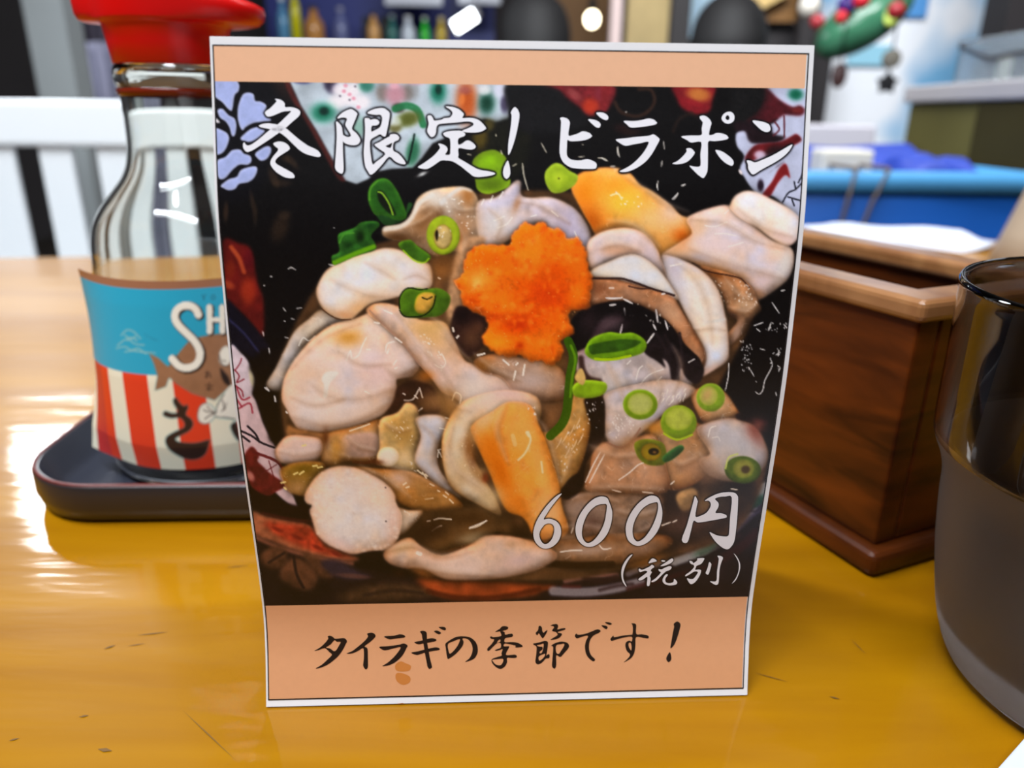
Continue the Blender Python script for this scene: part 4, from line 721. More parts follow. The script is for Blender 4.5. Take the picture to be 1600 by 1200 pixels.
    dab('U', 1190, 330, 26, 60, 10, (206,170,120), .7, clip=False); dab('U', 1200, 440, 16, 40, 0, (120,72,40), .7, clip=False); dab('U', 1110, 330, 22, 70, 10, (232,224,208), .6, clip=False); dab('U', 1100, 470, 30, 40, 0, (228,214,190), .6, clip=False); dab('U', 1230, 575, 50, 22, 20, (220,200,168), .6, clip=False)
    # --- white ball
    P('G', [(868,650),(930,658),(1002,660),(972,712),(900,782),(870,762)], (204,184,164), rim=(186,160,134), rw=4, sh=0.2, n=0.1); fl('G', [(890,660),(980,660),(960,700)], 5)
    P('G', [(384,592),(410,530),(460,470),(530,434),(620,430),(710,460),(800,510),(852,570),(862,620),(892,682),(886,762),(860,822),(800,862),(720,872),(640,887),(560,862),(500,832),(450,782),(428,720),(412,660),(425,632),(400,625)], (232,226,227), rim=(222,202,196), rw=12, sh=0.16, n=0.05, ns=1, wr=0.06)
    dab('G', 720, 560, 150, 130, 0, (238,222,214), .6); dab('G', 660, 770, 120, 26, 5, (220,212,212), .6); dab('G', 560, 830, 100, 30, 20, (232,206,206), .6); dab('G', 500, 620, 60, 14, 40, (226,218,216), .6); dab('G', 560, 700, 90, 90, 0, (242,240,244), .6); dab('G', 850, 720, 36, 100, 10, (222,192,184), .6)
    for _ in range(260):
        x, y = 390 + rng.random() * 490, 440 + rng.random() * 430
        dab('G', x, y, 5 + rng.random() * 9, 4 + rng.random() * 7, 0, (250,248,250) if rng.random() < .5 else (204,192,190), .28)
    for x, y in ((810,715),(808,540)): dab('G', x, y, 4, 4, 0, (60,40,40), .9)
    # --- orange grated radish
    om = [(75,480),(130,440),(150,330),(200,270),(260,250),(350,252),(430,250),(440,190),(480,150),(520,108),(570,130),(630,106),(680,150),(740,150),(790,212),(850,203),(880,250),(905,290),(915,380),(945,470),(930,560),(925,645),(880,655),(800,665),(800,730),(832,790),(790,832),(740,850),(762,900),(740,965),(680,1005),(620,970),(560,980),(490,940),(430,952),(350,932),(290,892),(252,830),(290,770),(270,700),(200,672),(130,612),(118,540)]
    q = zp('E', om); q = catmull(q, True, 5); cen = q.mean(0)
    q = q + (q - cen) / np.linalg.norm(q - cen, axis=1)[:, None] * (np.sin(np.arange(len(q)) * 1.7) + 0.8 * np.sin(np.arange(len(q)) * 2.9))[:, None] * 1.3
    P('p', [tuple(v) for v in q], (236,112,26), rim=(228,124,44), rw=6, sh=0.25, n=0.10, ns=1, sm=False)
    for x, y, rx, ry, c, a in ((540,290,150,130,(244,136,40),.8),(540,370,90,60,(240,146,50),.6),(660,560,170,130,(222,72,8),.9),(480,740,110,60,(212,58,6),.9),(380,610,60,90,(238,134,40),.7),(240,460,90,70,(244,160,70),.8),(220,490,30,34,(246,190,110),.7),(340,860,90,50,(242,150,44),.8),
                               (600,880,140,60,(236,120,32),.8),(850,560,50,90,(236,124,34),.8),(180,600,60,50,(220,90,20),.7),(850,330,60,90,(238,120,34),.7),(490,880,24,24,(206,64,8),.9),(300,330,90,60,(232,112,24),.7),(700,420,90,60,(226,86,14),.7),(330,700,60,30,(206,70,16),.7),(610,960,60,30,(226,104,24),.6)):
        dab('E', x, y, rx, ry, 0, c, a)
    for _ in range(220):
        x, y = 100 + rng.random() * 820, 120 + rng.random() * 860
        dab('E', x, y, 8 + rng.random() * 16, 8 + rng.random() * 16, 0, [(250,160,70),(206,70,10),(244,140,50)][int(rng.random() * 3)], .35)
    fl('E', [(150,320),(480,160),(860,250),(900,560),(700,900),(340,900),(130,560)], 60, c=(252,190,120), L=(1,2.5), w=(1,1.8), a=.7)
    # --- folds and soft creases
    f = s.fold
    for z, pts, w in (('X',[(560,560),(640,600),(760,640),(860,640)],3.5),('X',[(720,480),(800,520),(860,560)],3),('X',[(900,560),(960,540),(1010,560)],2.5),('X',[(820,980),(880,1010),(960,980)],3.5),('X',[(380,980),(450,900),(560,820),(700,770)],3),('X',[(480,1060),(560,1110),(700,1120),(840,1080)],4),('X',[(600,900),(700,960),(840,960)],3),
        ('X',[(860,700),(960,860),(1060,960),(1130,1060)],3),('X',[(960,700),(1080,780),(1150,880),(1230,960)],3),('X',[(1150,300),(1200,380),(1190,440)],3.5),('X',[(960,260),(1040,220),(1080,260)],3),('X',[(1100,170),(1160,240),(1250,240)],2.5),('X',[(880,330),(980,300),(1040,260)],2.5),('X',[(1300,230),(1360,290),(1340,360)],3),('X',[(1240,920),(1330,990),(1450,1040)],3),
        ('W',[(560,60),(680,140),(800,220),(900,260)],3.5),('W',[(520,300),(640,320),(760,420)],3.5),('W',[(900,280),(1060,300),(1200,380),(1340,420)],3),('W',[(900,420),(1060,480),(1200,520),(1340,560)],4),('W',[(1120,230),(1240,320),(1370,360)],3),('W',[(480,420),(560,400),(660,430)],3),('W',[(830,480),(920,560),(980,700),(1000,860)],3.5),('W',[(920,800),(1000,790),(1060,800)],2.5),('W',[(1060,560),(1130,640),(1190,660)],2.5),('W',[(1080,700),(1160,720),(1210,690)],2.5),
        ('W',[(500,940),(560,1060),(600,1160)],3),('W',[(700,960),(760,1060),(740,1160)],3),('W',[(820,880),(860,980),(820,1100)],3),('W',[(100,200),(200,220),(330,300)],3),
        ('U',[(320,230),(480,270),(640,240),(780,170)],4),('U',[(300,130),(420,170),(560,140)],3),('U',[(1060,60),(1100,170),(1180,200)],3.5),('U',[(1100,280),(1080,400),(1120,500),(1220,570),(1310,650)],4),('U',[(1160,330),(1180,430),(1240,520)],3),('U',[(950,270),(1010,340),(1000,460),(1080,560)],3),('U',[(760,260),(830,300),(900,290)],2.5),('U',[(760,470),(900,520),(1080,600)],3.5),('U',[(650,480),(800,560),(900,640)],3),
        ('U',[(240,400),(340,420),(440,400)],3),('U',[(480,320),(500,400),(600,440)],3),('U',[(580,330),(640,380),(720,400)],2.5),('U',[(760,900),(900,870),(1040,920),(1200,890)],3),('U',[(900,980),(1080,1000),(1300,1020)],3.5),
        ('V',[(520,380),(640,430),(780,420)],3),('V',[(500,600),(640,590),(880,600)],3.5),('V',[(900,420),(960,470),(1040,440)],3),('V',[(1060,420),(1130,500),(1260,540)],3),('V',[(600,330),(680,370),(760,300)],3),('V',[(430,640),(540,620),(660,660)],3),('V',[(380,790),(520,780),(700,830),(860,760)],3.5),('V',[(650,700),(760,720),(880,690)],3),('V',[(330,330),(420,420),(380,560)],3),('V',[(240,230),(300,300),(340,420),(370,560)],3),('V',[(100,180),(60,300),(110,460)],3.5)):
        f(z, pts, w * 1.7, a=0.30)
    for z, x, y, rx, ry, c, a in (('X',1090,470,50,40,(120,78,40),.7),('X',1240,300,40,60,(196,160,130),.6),('X',1050,780,60,30,(196,160,96),.5),('X',1060,1130,70,50,(176,132,84),.7),('X',1010,1010,40,26,(206,120,40),.6),('U',1090,180,40,60,(170,124,70),.7),('U',860,430,40,40,(226,206,176),.6),('U',520,390,26,60,(190,140,60),.6),('U',470,330,16,40,(110,56,24),.8),
        ('U',720,450,40,14,(110,56,30),.8),('U',1180,380,26,70,(150,100,56),.8),('U',1230,500,40,30,(176,140,96),.8),('U',1260,520,14,20,(140,60,30),.7),('U',1290,620,60,50,(200,180,140),.7),('U',1000,780,60,50,(70,42,24),.8),('U',1180,830,60,24,(160,140,110),.7),('U',960,640,90,30,(150,104,50),.6),('V',830,280,50,30,(206,140,50),.7),('V',560,380,60,30,(200,160,130),.5),('V',700,350,60,40,(176,130,90),.6),
        ('V',1110,500,70,60,(150,120,100),.6),('V',1180,330,60,60,(184,182,190),.7),('V',1340,270,40,40,(150,86,76),.8),('V',560,680,60,60,(150,130,120),.6),('V',640,780,40,40,(120,90,70),.6),('V',150,850,120,24,(176,136,100),.5),('V',400,820,90,20,(176,140,110),.6),('W',530,770,60,40,(104,84,92),.7),('W',620,720,90,20,(18,14,18),.8),('W',420,760,40,60,(70,50,58),.6)):
        dab(z, x, y, rx, ry, 0, c, a, clip=False)
    # --- scallion rings
    def P(z, pts, c, rim=None, sh=0.2, **kw):
        if c[1] > c[0] * 0.95 and c[2] < c[1] * 0.7:
            c = tuple(v * 0.86 + 12 for v in c); rim = tuple(v * 0.86 + 8 for v in rim) if rim else None
        s.P(z, pts, c, rim=rim, sh=sh * 0.8, **kw)
    def ell(z, x, y, rx, ry, rot, c, **kw):
        P(z, [(x + rx * math.cos(t) * math.cos(R(rot)) - ry * math.sin(t) * math.sin(R(rot)), y + rx * math.cos(t) * math.sin(R(rot)) + ry * math.sin(t) * math.cos(R(rot))) for t in np.arange(14) * math.pi / 7], c, **kw)
    g0, g1, g2 = (92,138,24), (150,184,40), (186,204,96)
    P('D', [(1000,-10),(1100,20),(1200,60),(1230,-10),(1260,0),(1200,90),(1160,118),(1070,120)], (36,88,34), n=0.2, sh=0.2)
    P('A', [(1020,1090),(1030,1010),(1078,962),(1140,958),(1190,1010),(1235,1100),(1262,1200),(1200,1215),(1120,1185),(1060,1180)], (44,112,26), rim=(70,140,34), rw=4, sh=0.25, n=0.12)
    P('A', [(1078,1042),(1108,1035),(1150,1090),(1195,1180),(1150,1170),(1095,1110)], (18,30,8), soft=1, sh=0)
    line('A', [(1085,1040),(1110,1050),(1150,1110),(1175,1180)], 10, (142,186,62), .9); line('A', [(1030,1090),(1035,1020),(1080,970)], 10, (94,160,50), .7)
    P('D', [(790,215),(800,180),(850,160),(900,140),(940,108),(1030,103),(1052,130),(1000,190),(1025,240),(1020,285),(900,322),(800,368),(765,372),(752,322),(800,292)], (46,112,34), rim=(60,130,40), rw=4, sh=0.3, n=0.25)
    line('D', [(770,362),(870,318),(960,282),(1015,262)], 30, (112,172,30), .9, soft=3); dab('D', 930, 200, 26, 40, 0, (20,44,12), .9); dab('D', 860, 250, 30, 20, -20, (26,70,20), .8); dab('D', 1000, 130, 40, 18, -10, (30,80,30), .8); line('D', [(800,240),(830,185),(890,175)], 10, (90,160,60), .7)
    P('D', [(1168,250),(1240,218),(1290,258),(1372,322),(1332,362),(1250,332)], (72,128,28), rim=(100,156,30), rw=3, sh=0.3, n=0.15); line('D', [(1200,285),(1270,350),(1330,362),(1360,335)], 9, (160,200,40), .8)
    ell('D', 1450, 190, 104, 122, 0, (164,188,40), rim=(140,170,30), rw=3, n=0.08); ell('D', 1448, 200, 58, 78, 0, (186,164,112), rim=(150,130,60), rw=3, n=0.15); P('D', [(1398,180),(1412,155),(1420,190),(1410,228)], (50,34,14), sh=0); fl('D', [(1420,140),(1500,150),(1480,260),(1420,250)], 7)
    P('D', [(1178,650),(1178,580),(1208,530),(1262,518),(1340,525),(1430,523),(1492,570),(1482,640),(1430,692),(1350,702),(1262,708),(1200,692)], (84,132,24), rim=(104,148,34), rw=4, sh=0.2, n=0.15)
    P('D', [(1268,640),(1288,570),(1340,545),(1402,560),(1392,620),(1342,678),(1292,678)], (190,150,72), rim=(150,140,40), rw=3, n=0.15, sh=0.2)
    for pts in ([(1178,650),(1178,580),(1210,530),(1250,520),(1300,530),(1350,525)], [(1178,660),(1205,695),(1260,702),(1330,690),(1385,640),(1402,570)], [(1320,580),(1350,590),(1380,575)]): line('D', pts, 9, (22,36,10), .9)
    dab('D', 1440, 590, 30, 60, 20, (52,96,22), .8)
    P('B', [(248,832),(300,770),(380,745),(430,760),(476,802),(492,900),(502,980),(432,1022),(342,1042),(282,1012),(268,950)], (122,166,24), rim=(142,178,40), rw=6, sh=-0.2, n=0.1); dab('B', 380, 980, 100, 50, 0, (92,120,24), .8); dab('B', 370, 820, 60, 50, 0, (140,190,30), .7)
    P('B', [(732,930),(745,880),(800,835),(850,845),(900,885),(955,920),(935,980),(860,1028),(790,1035),(748,990)], (152,182,38), rim=(168,196,60), rw=4, sh=0.1, n=0.1); dab('B', 830, 935, 40, 36, 0, (172,190,60), .7); dab('B', 828, 938, 6, 6, 0, (70,80,10), .9)
    P('p', [(914,546),(924,529),(950,519),(970,521),(990,520),(1009,533),(1006,550),(980,559),(950,564),(930,563),(917,556)], (112,166,20), rim=(138,186,34), rw=4, sh=0.25, n=0.12); P('p', [(921,540),(950,533),(975,530),(1002,534),(978,547),(940,552),(924,553)], (60,112,18), sh=0.1, n=0.15); line('p', [(930,561),(955,562),(985,556)], 4, (170,200,20), .8)
    line('p', [(888,533),(896,556),(891,588),(888,620),(885,645),(877,664),(860,681)], 14, (66,112,16), .95, soft=1.2); line('p', [(892,540),(899,562),(894,590),(891,620)], 4, (110,160,30), .8, soft=1.5)
    P('p', [(896,602),(915,594),(946,598),(945,614),(925,622),(898,619)], (140,184,28), rim=(164,202,50), rw=3, sh=0.3, n=0.1)
    P('p', [(898,590),(908,575),(915,590),(910,602)], (200,170,110), n=0.1, sh=0)
    ell('H', 890, 95, 80, 70, 0, (124,164,20), rim=(146,182,40), rw=3, n=0.08); ell('H', 890, 92, 60, 52, 0, (190,200,112), rim=(170,188,70), rw=4, n=0.08, sh=0)
    ell('H', 1068, 178, 84, 80, 0, (128,164,26), rim=(150,180,40), rw=4, n=0.08); ell('H', 1068, 160, 66, 56, 0, (182,196,78), rim=(160,184,50), rw=4, n=0.08, sh=0); line('H', [(1000,230),(1060,258),(1130,235)], 10, (170,196,40), .8)
    ell('H', 1216, 62, 66, 66, 0, (134,170,40), rim=(150,182,56), rw=3, n=0.08); ell('H', 1206, 55, 44, 46, 0, (184,186,96), rim=(170,186,70), rw=4, n=0.1, sh=0); dab('H', 1200, 50, 20, 30, 30, (196,150,110), .6)
    P('H', [(862,285),(880,262),(930,255),(990,270),(1010,310),(1005,365),(970,378),(920,372),(880,340)], (112,122,22), rim=(128,140,30), rw=4, sh=0.2, n=0.15); ell('H', 940, 315, 46, 40, 10, (160,138,34), rim=(140,110,20), rw=3, n=0.1, sh=0); ell('H', 952, 313, 24, 16, 0, (36,30,10), soft=1, n=0, sh=0); ell('H', 956, 316, 10, 6, 0, (150,110,60), soft=1, n=0, sh=0)
    P('H', [(995,335),(1070,283),(1092,302),(1042,348),(1002,362)], (48,108,48), rim=(70,130,60), rw=3, sh=0.3, n=0.1)
    ell('H', 1365, 398, 84, 64, 5, (98,124,24), rim=(80,104,24), rw=4, n=0.12); ell('H', 1368, 392, 52, 46, 0, (152,152,62), rim=(120,136,40), rw=4, n=0.12, sh=0); ell('H', 1378, 396, 20, 18, 0, (92,74,34), soft=1.2, n=0, sh=0); line('H', [(1285,390),(1300,340),(1340,325)], 9, (190,200,120), .8)
    # --- glints in the black sauce
    W = (226,226,230)
    for pts in ([(305,25),(310,60)], [(390,110),(415,85),(422,75)], [(440,35),(462,28)], [(990,615),(1010,612)], [(940,680),(980,740)], [(840,808),(890,790)], [(855,825),(875,840)], [(920,835),(935,790)], [(875,935),(900,942)], [(1005,800),(1030,830)], [(930,990),(940,1030),(900,1110),(890,1160),(870,1185),(848,1172)], [(702,1015),(698,1090),(682,1165)], [(960,1175),(965,1195)], [(985,1040),(975,1060)], [(960,970),(985,955)], [(820,1050),(840,1085)], [(850,1115),(855,1118)]): line('F', pts, 9, W, .92, taper=.3)
    fl('F', [(760,890),(830,900),(840,1060),(760,1060)], 34, L=(1.5,4.5), c=W); fl('F', [(850,800),(1040,780),(1030,840),(900,850)], 12, L=(2,4), c=W); fl('F', [(900,950),(1000,930),(990,1060),(930,1040)], 10, c=W)
    for pts in ([(735,374),(765,378)], [(330,505),(335,502)], [(450,645),(465,665)], [(535,648),(565,644)], [(460,828),(482,832)], [(360,895),(366,930)], [(345,1140),(362,1162)], [(322,790),(328,820)], [(500,712),(520,715)], [(370,448),(380,448)], [(480,402),(500,392),(525,405)], [(455,725),(462,728)], [(765,145),(770,145)]): line('D', pts, 10, W, .85, taper=.3)
    for pts in ([(180,20),(200,35)], [(230,65),(235,90)], [(290,145),(295,150)]): line('G', pts, 12, W, .9)
    for pts in ([(405,640),(408,655)], [(440,750),(447,775)], [(520,855),(545,840)], [(585,840),(595,920),(622,1015)], [(710,700),(745,765)], [(985,710),(990,712)], [(960,795),(1000,790)], [(1090,800),(1130,805),(1155,822)], [(215,775),(240,780)], [(1218,730),(1232,785)]): line('B', pts, 13 if len(pts) == 3 else 11, (214,210,196), .8, taper=.3)
    for pts in ([(110,725),(108,770),(122,795)], [(0,800),(30,820)], [(60,858),(90,856)], [(415,690),(420,740)], [(405,820),(400,860)], [(378,955),(370,1000)], [(480,1080),(500,1060),(512,1035)], [(540,990),(560,978)], [(160,495),(168,492)]): line('C', pts, 12, (214,212,210), .75, taper=.3)
    dab('3', 160, 935, 70, 22, -25, (200,205,210), .9, clip=False)
    # --- dark edging behind the white lettering
    for grp, rad, soft in ((TITLE, 2.6, 1.1), (PRICE, 1.2, 0.7), (TAXNOTE, 1.1, 0.7)):
        for e in grp:
            lp = glyph_loops(e); q = np.concatenate(lp)
            x0, y0, x1, y1 = s._win(q, 9)
            M = raster(lp, x0 + s.x0, y0 + s.y0, x1 - x0, y1 - y0)
            k = np.zeros(M.shape)
            for t in range(16):
                dx, dy = int(round(rad * math.cos(t * math.pi / 8))), int(round(rad * math.sin(t * math.pi / 8)))
                k = np.maximum(k, np.roll(np.roll(M, dx, 1), dy, 0))
            k = np.clip(blur(k, soft * 0.8), 0, 1)[..., None] * 0.95
            s.c[y0:y1, x0:x1] = s.c[y0:y1, x0:x1] * (1 - k) + np.array((26, 20, 30.)) * k
    # printing: deeper blacks, brighter whites, a little more colour
    v = s.c / 255.0
    l = v @ np.array((0.35, 0.5, 0.15)); l2 = l + 0.075 * np.sin(2 * np.pi * (np.clip(l, 0, 1) - 0.5))
    v = v * (l2 / np.maximum(l, 0.02))[..., None]; l2 = l2[..., None]; v = l2 + (v - l2) * 1.14
    s.c = np.clip(v * np.array((1.025, 1.0, 0.965)), 0.01, 0.99) * 255
    g = blur(rng.normal(0, 1, s.c.shape[:2] + (1,)), 0.8) * 5
    s.c = np.clip(s.c + g, 2, 252)
    return s
# ------------------------------------------------------------------ materials
M = {}
M['table'] = wood('varnished_yellow_wood', S(140,90,1), S(162,111,2), 5.0, (1.2, 9.0, 1.0), 0.40, coat=0.45, crough=0.075, bump=0.05, ramp=(0.30, 0.72), rot=0.1, spec=0.1)
M['box'] = wood('dark_stained_wood', S(34,12,3), S(106,48,9), 16.0, (1.2, 1.2, 7.0), 0.36, coat=0.15, crough=0.2, ramp=(0.30, 0.74), spec=0.2)
M['box_rim'] = wood('sheen_toned_wood', S(122,76,42), S(160,112,70), 14.0, (4, 4, 4), 0.30, coat=0.5, crough=0.22)  # paler than the box sides: the rim's sheen is put into the colour
M['box_in'] = mat('dark_box_inside', S(34,26,24), 0.6)
M['card'] = mat('white_card_stock', S(226,224,226), 0.42, 0.35, noise=0.015, nscale=900)
M['band'] = mat('peach_print_glare', S(230,178,142), 0.36, 0.4, noise=0.035, nscale=700)  # paler peach: glare on the top band is put into its colour
M['band_dim'] = mat('peach_print_less_glare', S(216,156,113), 0.36, 0.4, noise=0.035, nscale=700)  # same ink toned darker, since this band catches less glare
M['ink'] = mat('black_print', S(28,20,20), 0.35, 0.4)
M['white_ink'] = mat('white_print', S(232,230,236), 0.38, 0.4)
M['stain'] = mat('sauce_stain', S(196,122,58), 0.5, 0.3)
M['glass'] = mat('clear_bottle_glass', (0.97, 0.985, 0.95), 0.0, 0.5, trans=1.0, ior=1.47)
M['smoke'] = mat('smoky_glass', (0.21, 0.205, 0.21), 0.02, 0.5, trans=1.0, ior=1.47)
M['smoke_frost'] = mat('frosted_smoky_glass', (0.33, 0.31, 0.315), 0.48, 0.5, trans=1.0, ior=1.40)
M['soy'] = mat('soy_sauce', S(26,10,6), 0.05, 0.5)
M['soy_film'] = mat('soy_sauce_film', S(110,34,16), 0.15, 0.5)
M['red'] = mat('red_plastic', S(214,12,10), 0.30, 0.5)
M['lacquer'] = mat('black_lacquer', S(40,34,34), 0.32, 0.5, coat=0.25, crough=0.2)
M['lacquer_in'] = mat('reflection_toned_lacquer_inside', S(44,46,56), 0.36, 0.5, noise=0.1, nscale=60)  # bluish tone: the reflection inside the tray is put into the colour
M['redline'] = mat('red_lacquer_line', S(92,26,18), 0.4)
M['white_paint'] = mat('white_painted_wood', S(236,240,244), 0.4, 0.4)
M['paper'] = mat('white_paper', S(194,197,208), 0.8, 0.2)
M['beige'] = mat('beige_ceramic', S(166,148,128), 0.5, 0.3, noise=0.05, nscale=30)
M['tub'] = mat('blue_plastic', S(9,70,144), 0.45, 0.4, noise=0.15, nscale=14)
M['tub_rim'] = mat('light_blue_plastic', S(72,140,188), 0.4, 0.4, noise=0.08, nscale=20)
M['rope'] = mat('brown_twine', S(92,80,74), 0.9)
M['tarp'] = mat('royal_blue_tarp', S(36,58,146), 0.5, 0.3, noise=0.3, nscale=14, bump=0.6)
M['cream'] = mat('cream_cardboard', S(206,200,186), 0.7, noise=0.08, nscale=20)
M['steel'] = mat('grey_metal', S(168,166,170), 0.35, 0.5, metal=0.3)
M['lid'] = mat('grey_counter_slab', S(160,156,158), 0.5, noise=0.08, nscale=9)
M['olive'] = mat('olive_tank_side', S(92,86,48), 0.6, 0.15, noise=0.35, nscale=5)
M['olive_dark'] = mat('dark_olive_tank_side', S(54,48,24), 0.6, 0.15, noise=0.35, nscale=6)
M['acrylic'] = mat('cloudy_acrylic', S(226,234,240), 0.2, 0.5, trans=0.9, ior=1.1)
M['dark'] = mat('near_black_wood', S(38,34,36), 0.6, noise=0.2, nscale=8)
M['navy'] = mat('navy_panel', S(38,48,120), 0.5, noise=0.15, nscale=4)
M['greywall'] = mat('grey_plaster', S(96,92,94), 0.8, noise=0.15, nscale=3)
M['greenery'] = mat('green_glass', S(58,112,84), 0.2, 0.5, noise=0.2, nscale=14)
M['black_cloth'] = mat('black_cloth', S(24,22,28), 0.9, 0.2)
M['hair'] = mat('black_hair', S(12,10,12), 0.7, noise=0.2, nscale=60)
M['skin'] = mat('skin', S(206,160,132), 0.55)
M['brown'] = mat('brown_board', S(122,84,40), 0.6, noise=0.25, nscale=4)
M['tan'] = mat('tan_board', S(204,172,112), 0.6, noise=0.1, nscale=6)
M['floor'] = mat('dark_floor', S(86,78,72), 0.5, noise=0.1, nscale=4)
M['cord'] = mat('black_cord', S(20,20,20), 0.6)
M['tube_glow'] = mat('lit_tube', (0.9, 0.95, 1), 0.3, emit=(0.92, 0.97, 1.0), es=7.0)
M['bulb_glow'] = mat('lit_bulb', (1, 0.9, 0.7), 0.3, emit=(1.0, 0.86, 0.58), es=7.0)

# ------------------------------------------------------------------ the room
FLOOR = -0.70
structure(box('floor', (0.3, 2.2, FLOOR - 0.03), (7.0, 7.4, 0.06), M['floor']))
structure(box('ceiling', (0.3, 2.2, 1.80), (7.0, 7.4, 0.06), mat('ceiling_board', S(150,146,142), 0.8, noise=0.05, nscale=3)))
structure(box('wall_back', (0.3, 5.43, 0.55), (7.0, 0.06, 2.5), mat('dark_back_wall', S(64,58,60), 0.8, noise=0.2, nscale=2)))
structure(box('wall_left', (-3.2, 2.2, 0.55), (0.06, 7.4, 2.5), M['greywall']))
structure(box('wall_right', (3.8, 2.2, 0.55), (0.06, 7.4, 2.5), M['greywall']))
structure(box('wall_front', (0.3, -1.5, 0.55), (7.0, 0.06, 2.5), M['greywall']))

# ------------------------------------------------------------------ table
tb = thing('dining_table', 'yellow varnished wooden dining table holding the menu card, soy bottle and box', 'table', (0, 0, FLOOR))
YAW = R(9.4)
rz = Matrix.Rotation(YAW, 3, 'Z')
tcx = rz @ Vector((0.05, 0.280, 0))
top = box('tabletop', (tcx.x, tcx.y, 0.70 - 0.02), (1.9, 0.86, 0.04), M['table'], tb, bevel=0.006, rot=rz, seg=3)
for sx in (-1, 1):
    for sy in (-1, 1):
        p = rz @ Vector((0.05 + sx * 0.85, 0.280 + sy * 0.36, 0))
        box('leg', (p.x, p.y, 0.33), (0.06, 0.06, 0.66), M['table'], tb, bevel=0.004, rot=rz)

M['scratch'] = mat('dark_scratch_dirt', S(104,70,16), 0.6)
for (xa_, ya_, xb_, yb_, w_) in ((216,993,262,988,.0004),(167,1013,176,1010,.0007),(200,1010,226,1006,.0003),(352,888,386,884,.0004),(128,1120,134,1119,.0006),(160,1172,168,1173,.0010),(18,1157,26,1155,.0005),(1330,1000,1352,1022,.0003),(1180,1052,1230,1066,.0003),(285,1110,370,1190,.0003),(1300,1090,1308,1092,.0006)):
    p_, q_ = on_plane(xa_, ya_, 0.0), on_plane(xb_, yb_, 0.0); d_ = (q_ - p_).normalized(); n_ = Vector((-d_.y, d_.x, 0)) * w_ / 2
    mesh_np('scratch', [(v.x, v.y, 0.7 + 0.00015) for v in (p_ - d_ * w_, (p_ + q_) / 2 - n_, q_ + d_ * w_, (p_ + q_) / 2 + n_)], [(0, 1, 2, 3)], M['scratch'], tb, smooth=False)

# ------------------------------------------------------------------ menu card
PSI, CW = R(2.75), 0.105
prof = np.array([(139.8,12.0),(138.7,7.1),(137.6,2.2),(136.4,-2.7),(135.2,-7.7),(134.0,-12.8),(133.1,-17.9),(132.5,-23.2),(132.1,-28.6),(131.7,-34.1),(131.3,-39.7),(131.0,-45.5),(130.95,-51.5),(131.05,-57.8),(131.3,-64.4),(131.6,-71.2),(131.9,-78.2),(132.2,-85.5),(132.4,-92.9),(132.3,-100.6),(131.2,-107.6),(129.5,-114.2),(127.7,-120.7)]) / 1000
PX0 = -0.0521
pt = np.linspace(0, 1, len(prof))
def prof_at(t):
    t = np.asarray(t, float)
    i = np.clip((t * (len(prof) - 1)).astype(int), 0, len(prof) - 2); f = t * (len(prof) - 1) - i
    def g(k): return prof[np.clip(k, 0, len(prof) - 1)]
    a, b, c, d = g(i - 1), g(i), g(i + 1), g(i + 2); f = f[..., None]
    return 0.5 * (2 * b + (-a + c) * f + (2 * a - 5 * b + 4 * c - d) * f * f + (-a + 3 * b - 3 * c + d) * f ** 3)
def card_pt(u, t, off=0.0):      # u along the width, t down the card; off lifts towards the reader
    u = np.asarray(u, float); t = np.asarray(t, float)
    p = prof_at(t); e = 2e-3
    dp = prof_at(np.clip(t + e, 0, 1)) - prof_at(np.clip(t - e, 0, 1))
    ny, nz = dp[..., 1], -dp[..., 0]
    l = np.hypot(ny, nz); ny, nz = ny / l, nz / l            # profile normal, towards -y
    x = PX0 + u * CW * math.cos(PSI) - off * ny * math.sin(PSI)
    y = p[..., 0] + u * CW * math.sin(PSI) + off * ny * math.cos(PSI)
    z = CAM_H + p[..., 1] + off * nz
    return np.stack([x, y, np.maximum(z, 0.0004)], -1)
def px_to_card(px):              # photo pixel -> (u, t) on the card, by Newton steps
    px = np.asarray(px, float)
    u = (px[:, 0] - 330) / 900.0; t = (px[:, 1] - 60) / 1040.0
    for _ in range(12):
        f = project(card_pt(u, np.clip(t, 0, 1))) - px
        e = 1e-3
        fu = (project(card_pt(u + e, np.clip(t, 0, 1))) - project(card_pt(u - e, np.clip(t, 0, 1)))) / (2 * e)
        tc = np.clip(t, e, 1 - e)
        ft = (project(card_pt(u, tc + e)) - project(card_pt(u, tc - e))) / (2 * e)
        det = fu[:, 0] * ft[:, 1] - fu[:, 1] * ft[:, 0]
        u = u - (f[:, 0] * ft[:, 1] - f[:, 1] * ft[:, 0]) / det
        t = np.clip(t - (fu[:, 0] * f[:, 1] - fu[:, 1] * f[:, 0]) / det, -0.05, 1.05)
    return u, t
card = thing('menu_card', 'folded white menu card with a photo of raw shellfish, standing on the yellow table', 'menu card')
def card_sheet(name, u0, u1, t0, t1, off, m, nu=2, nt=60, thick=0.0, parent=card):
    U, T = np.meshgrid(np.linspace(u0, u1, nu), np.linspace(t0, t1, nt))
    V = card_pt(U, T, off).reshape(-1, 3)
    F = []
    for j in range(nt - 1):
        for i in range(nu - 1):
            a = j * nu + i; F.append((a, a + nu, a + nu + 1, a + 1))
    if thick:
        n = len(V); V = np.concatenate([V, card_pt(U, T, off - thick).reshape(-1, 3)])
        F2 = [tuple(n + k for k in reversed(f)) for f in F]
        side = [j * nu for j in range(nt)] + [(nt - 1) * nu + i for i in range(1, nu)] + [j * nu + nu - 1 for j in range(nt - 2, -1, -1)] + list(range(nu - 2, 0, -1))
        for a, b in zip(side, side[1:] + side[:1]): F2.append((b, a, a + n, b + n))
        F = F + F2
    return mesh_np(name, V, F, m, parent, smooth=not thick)
card_sheet('front_panel', 0, 1, 0, 1, 0.0, M['card'], nu=6, thick=0.0004)
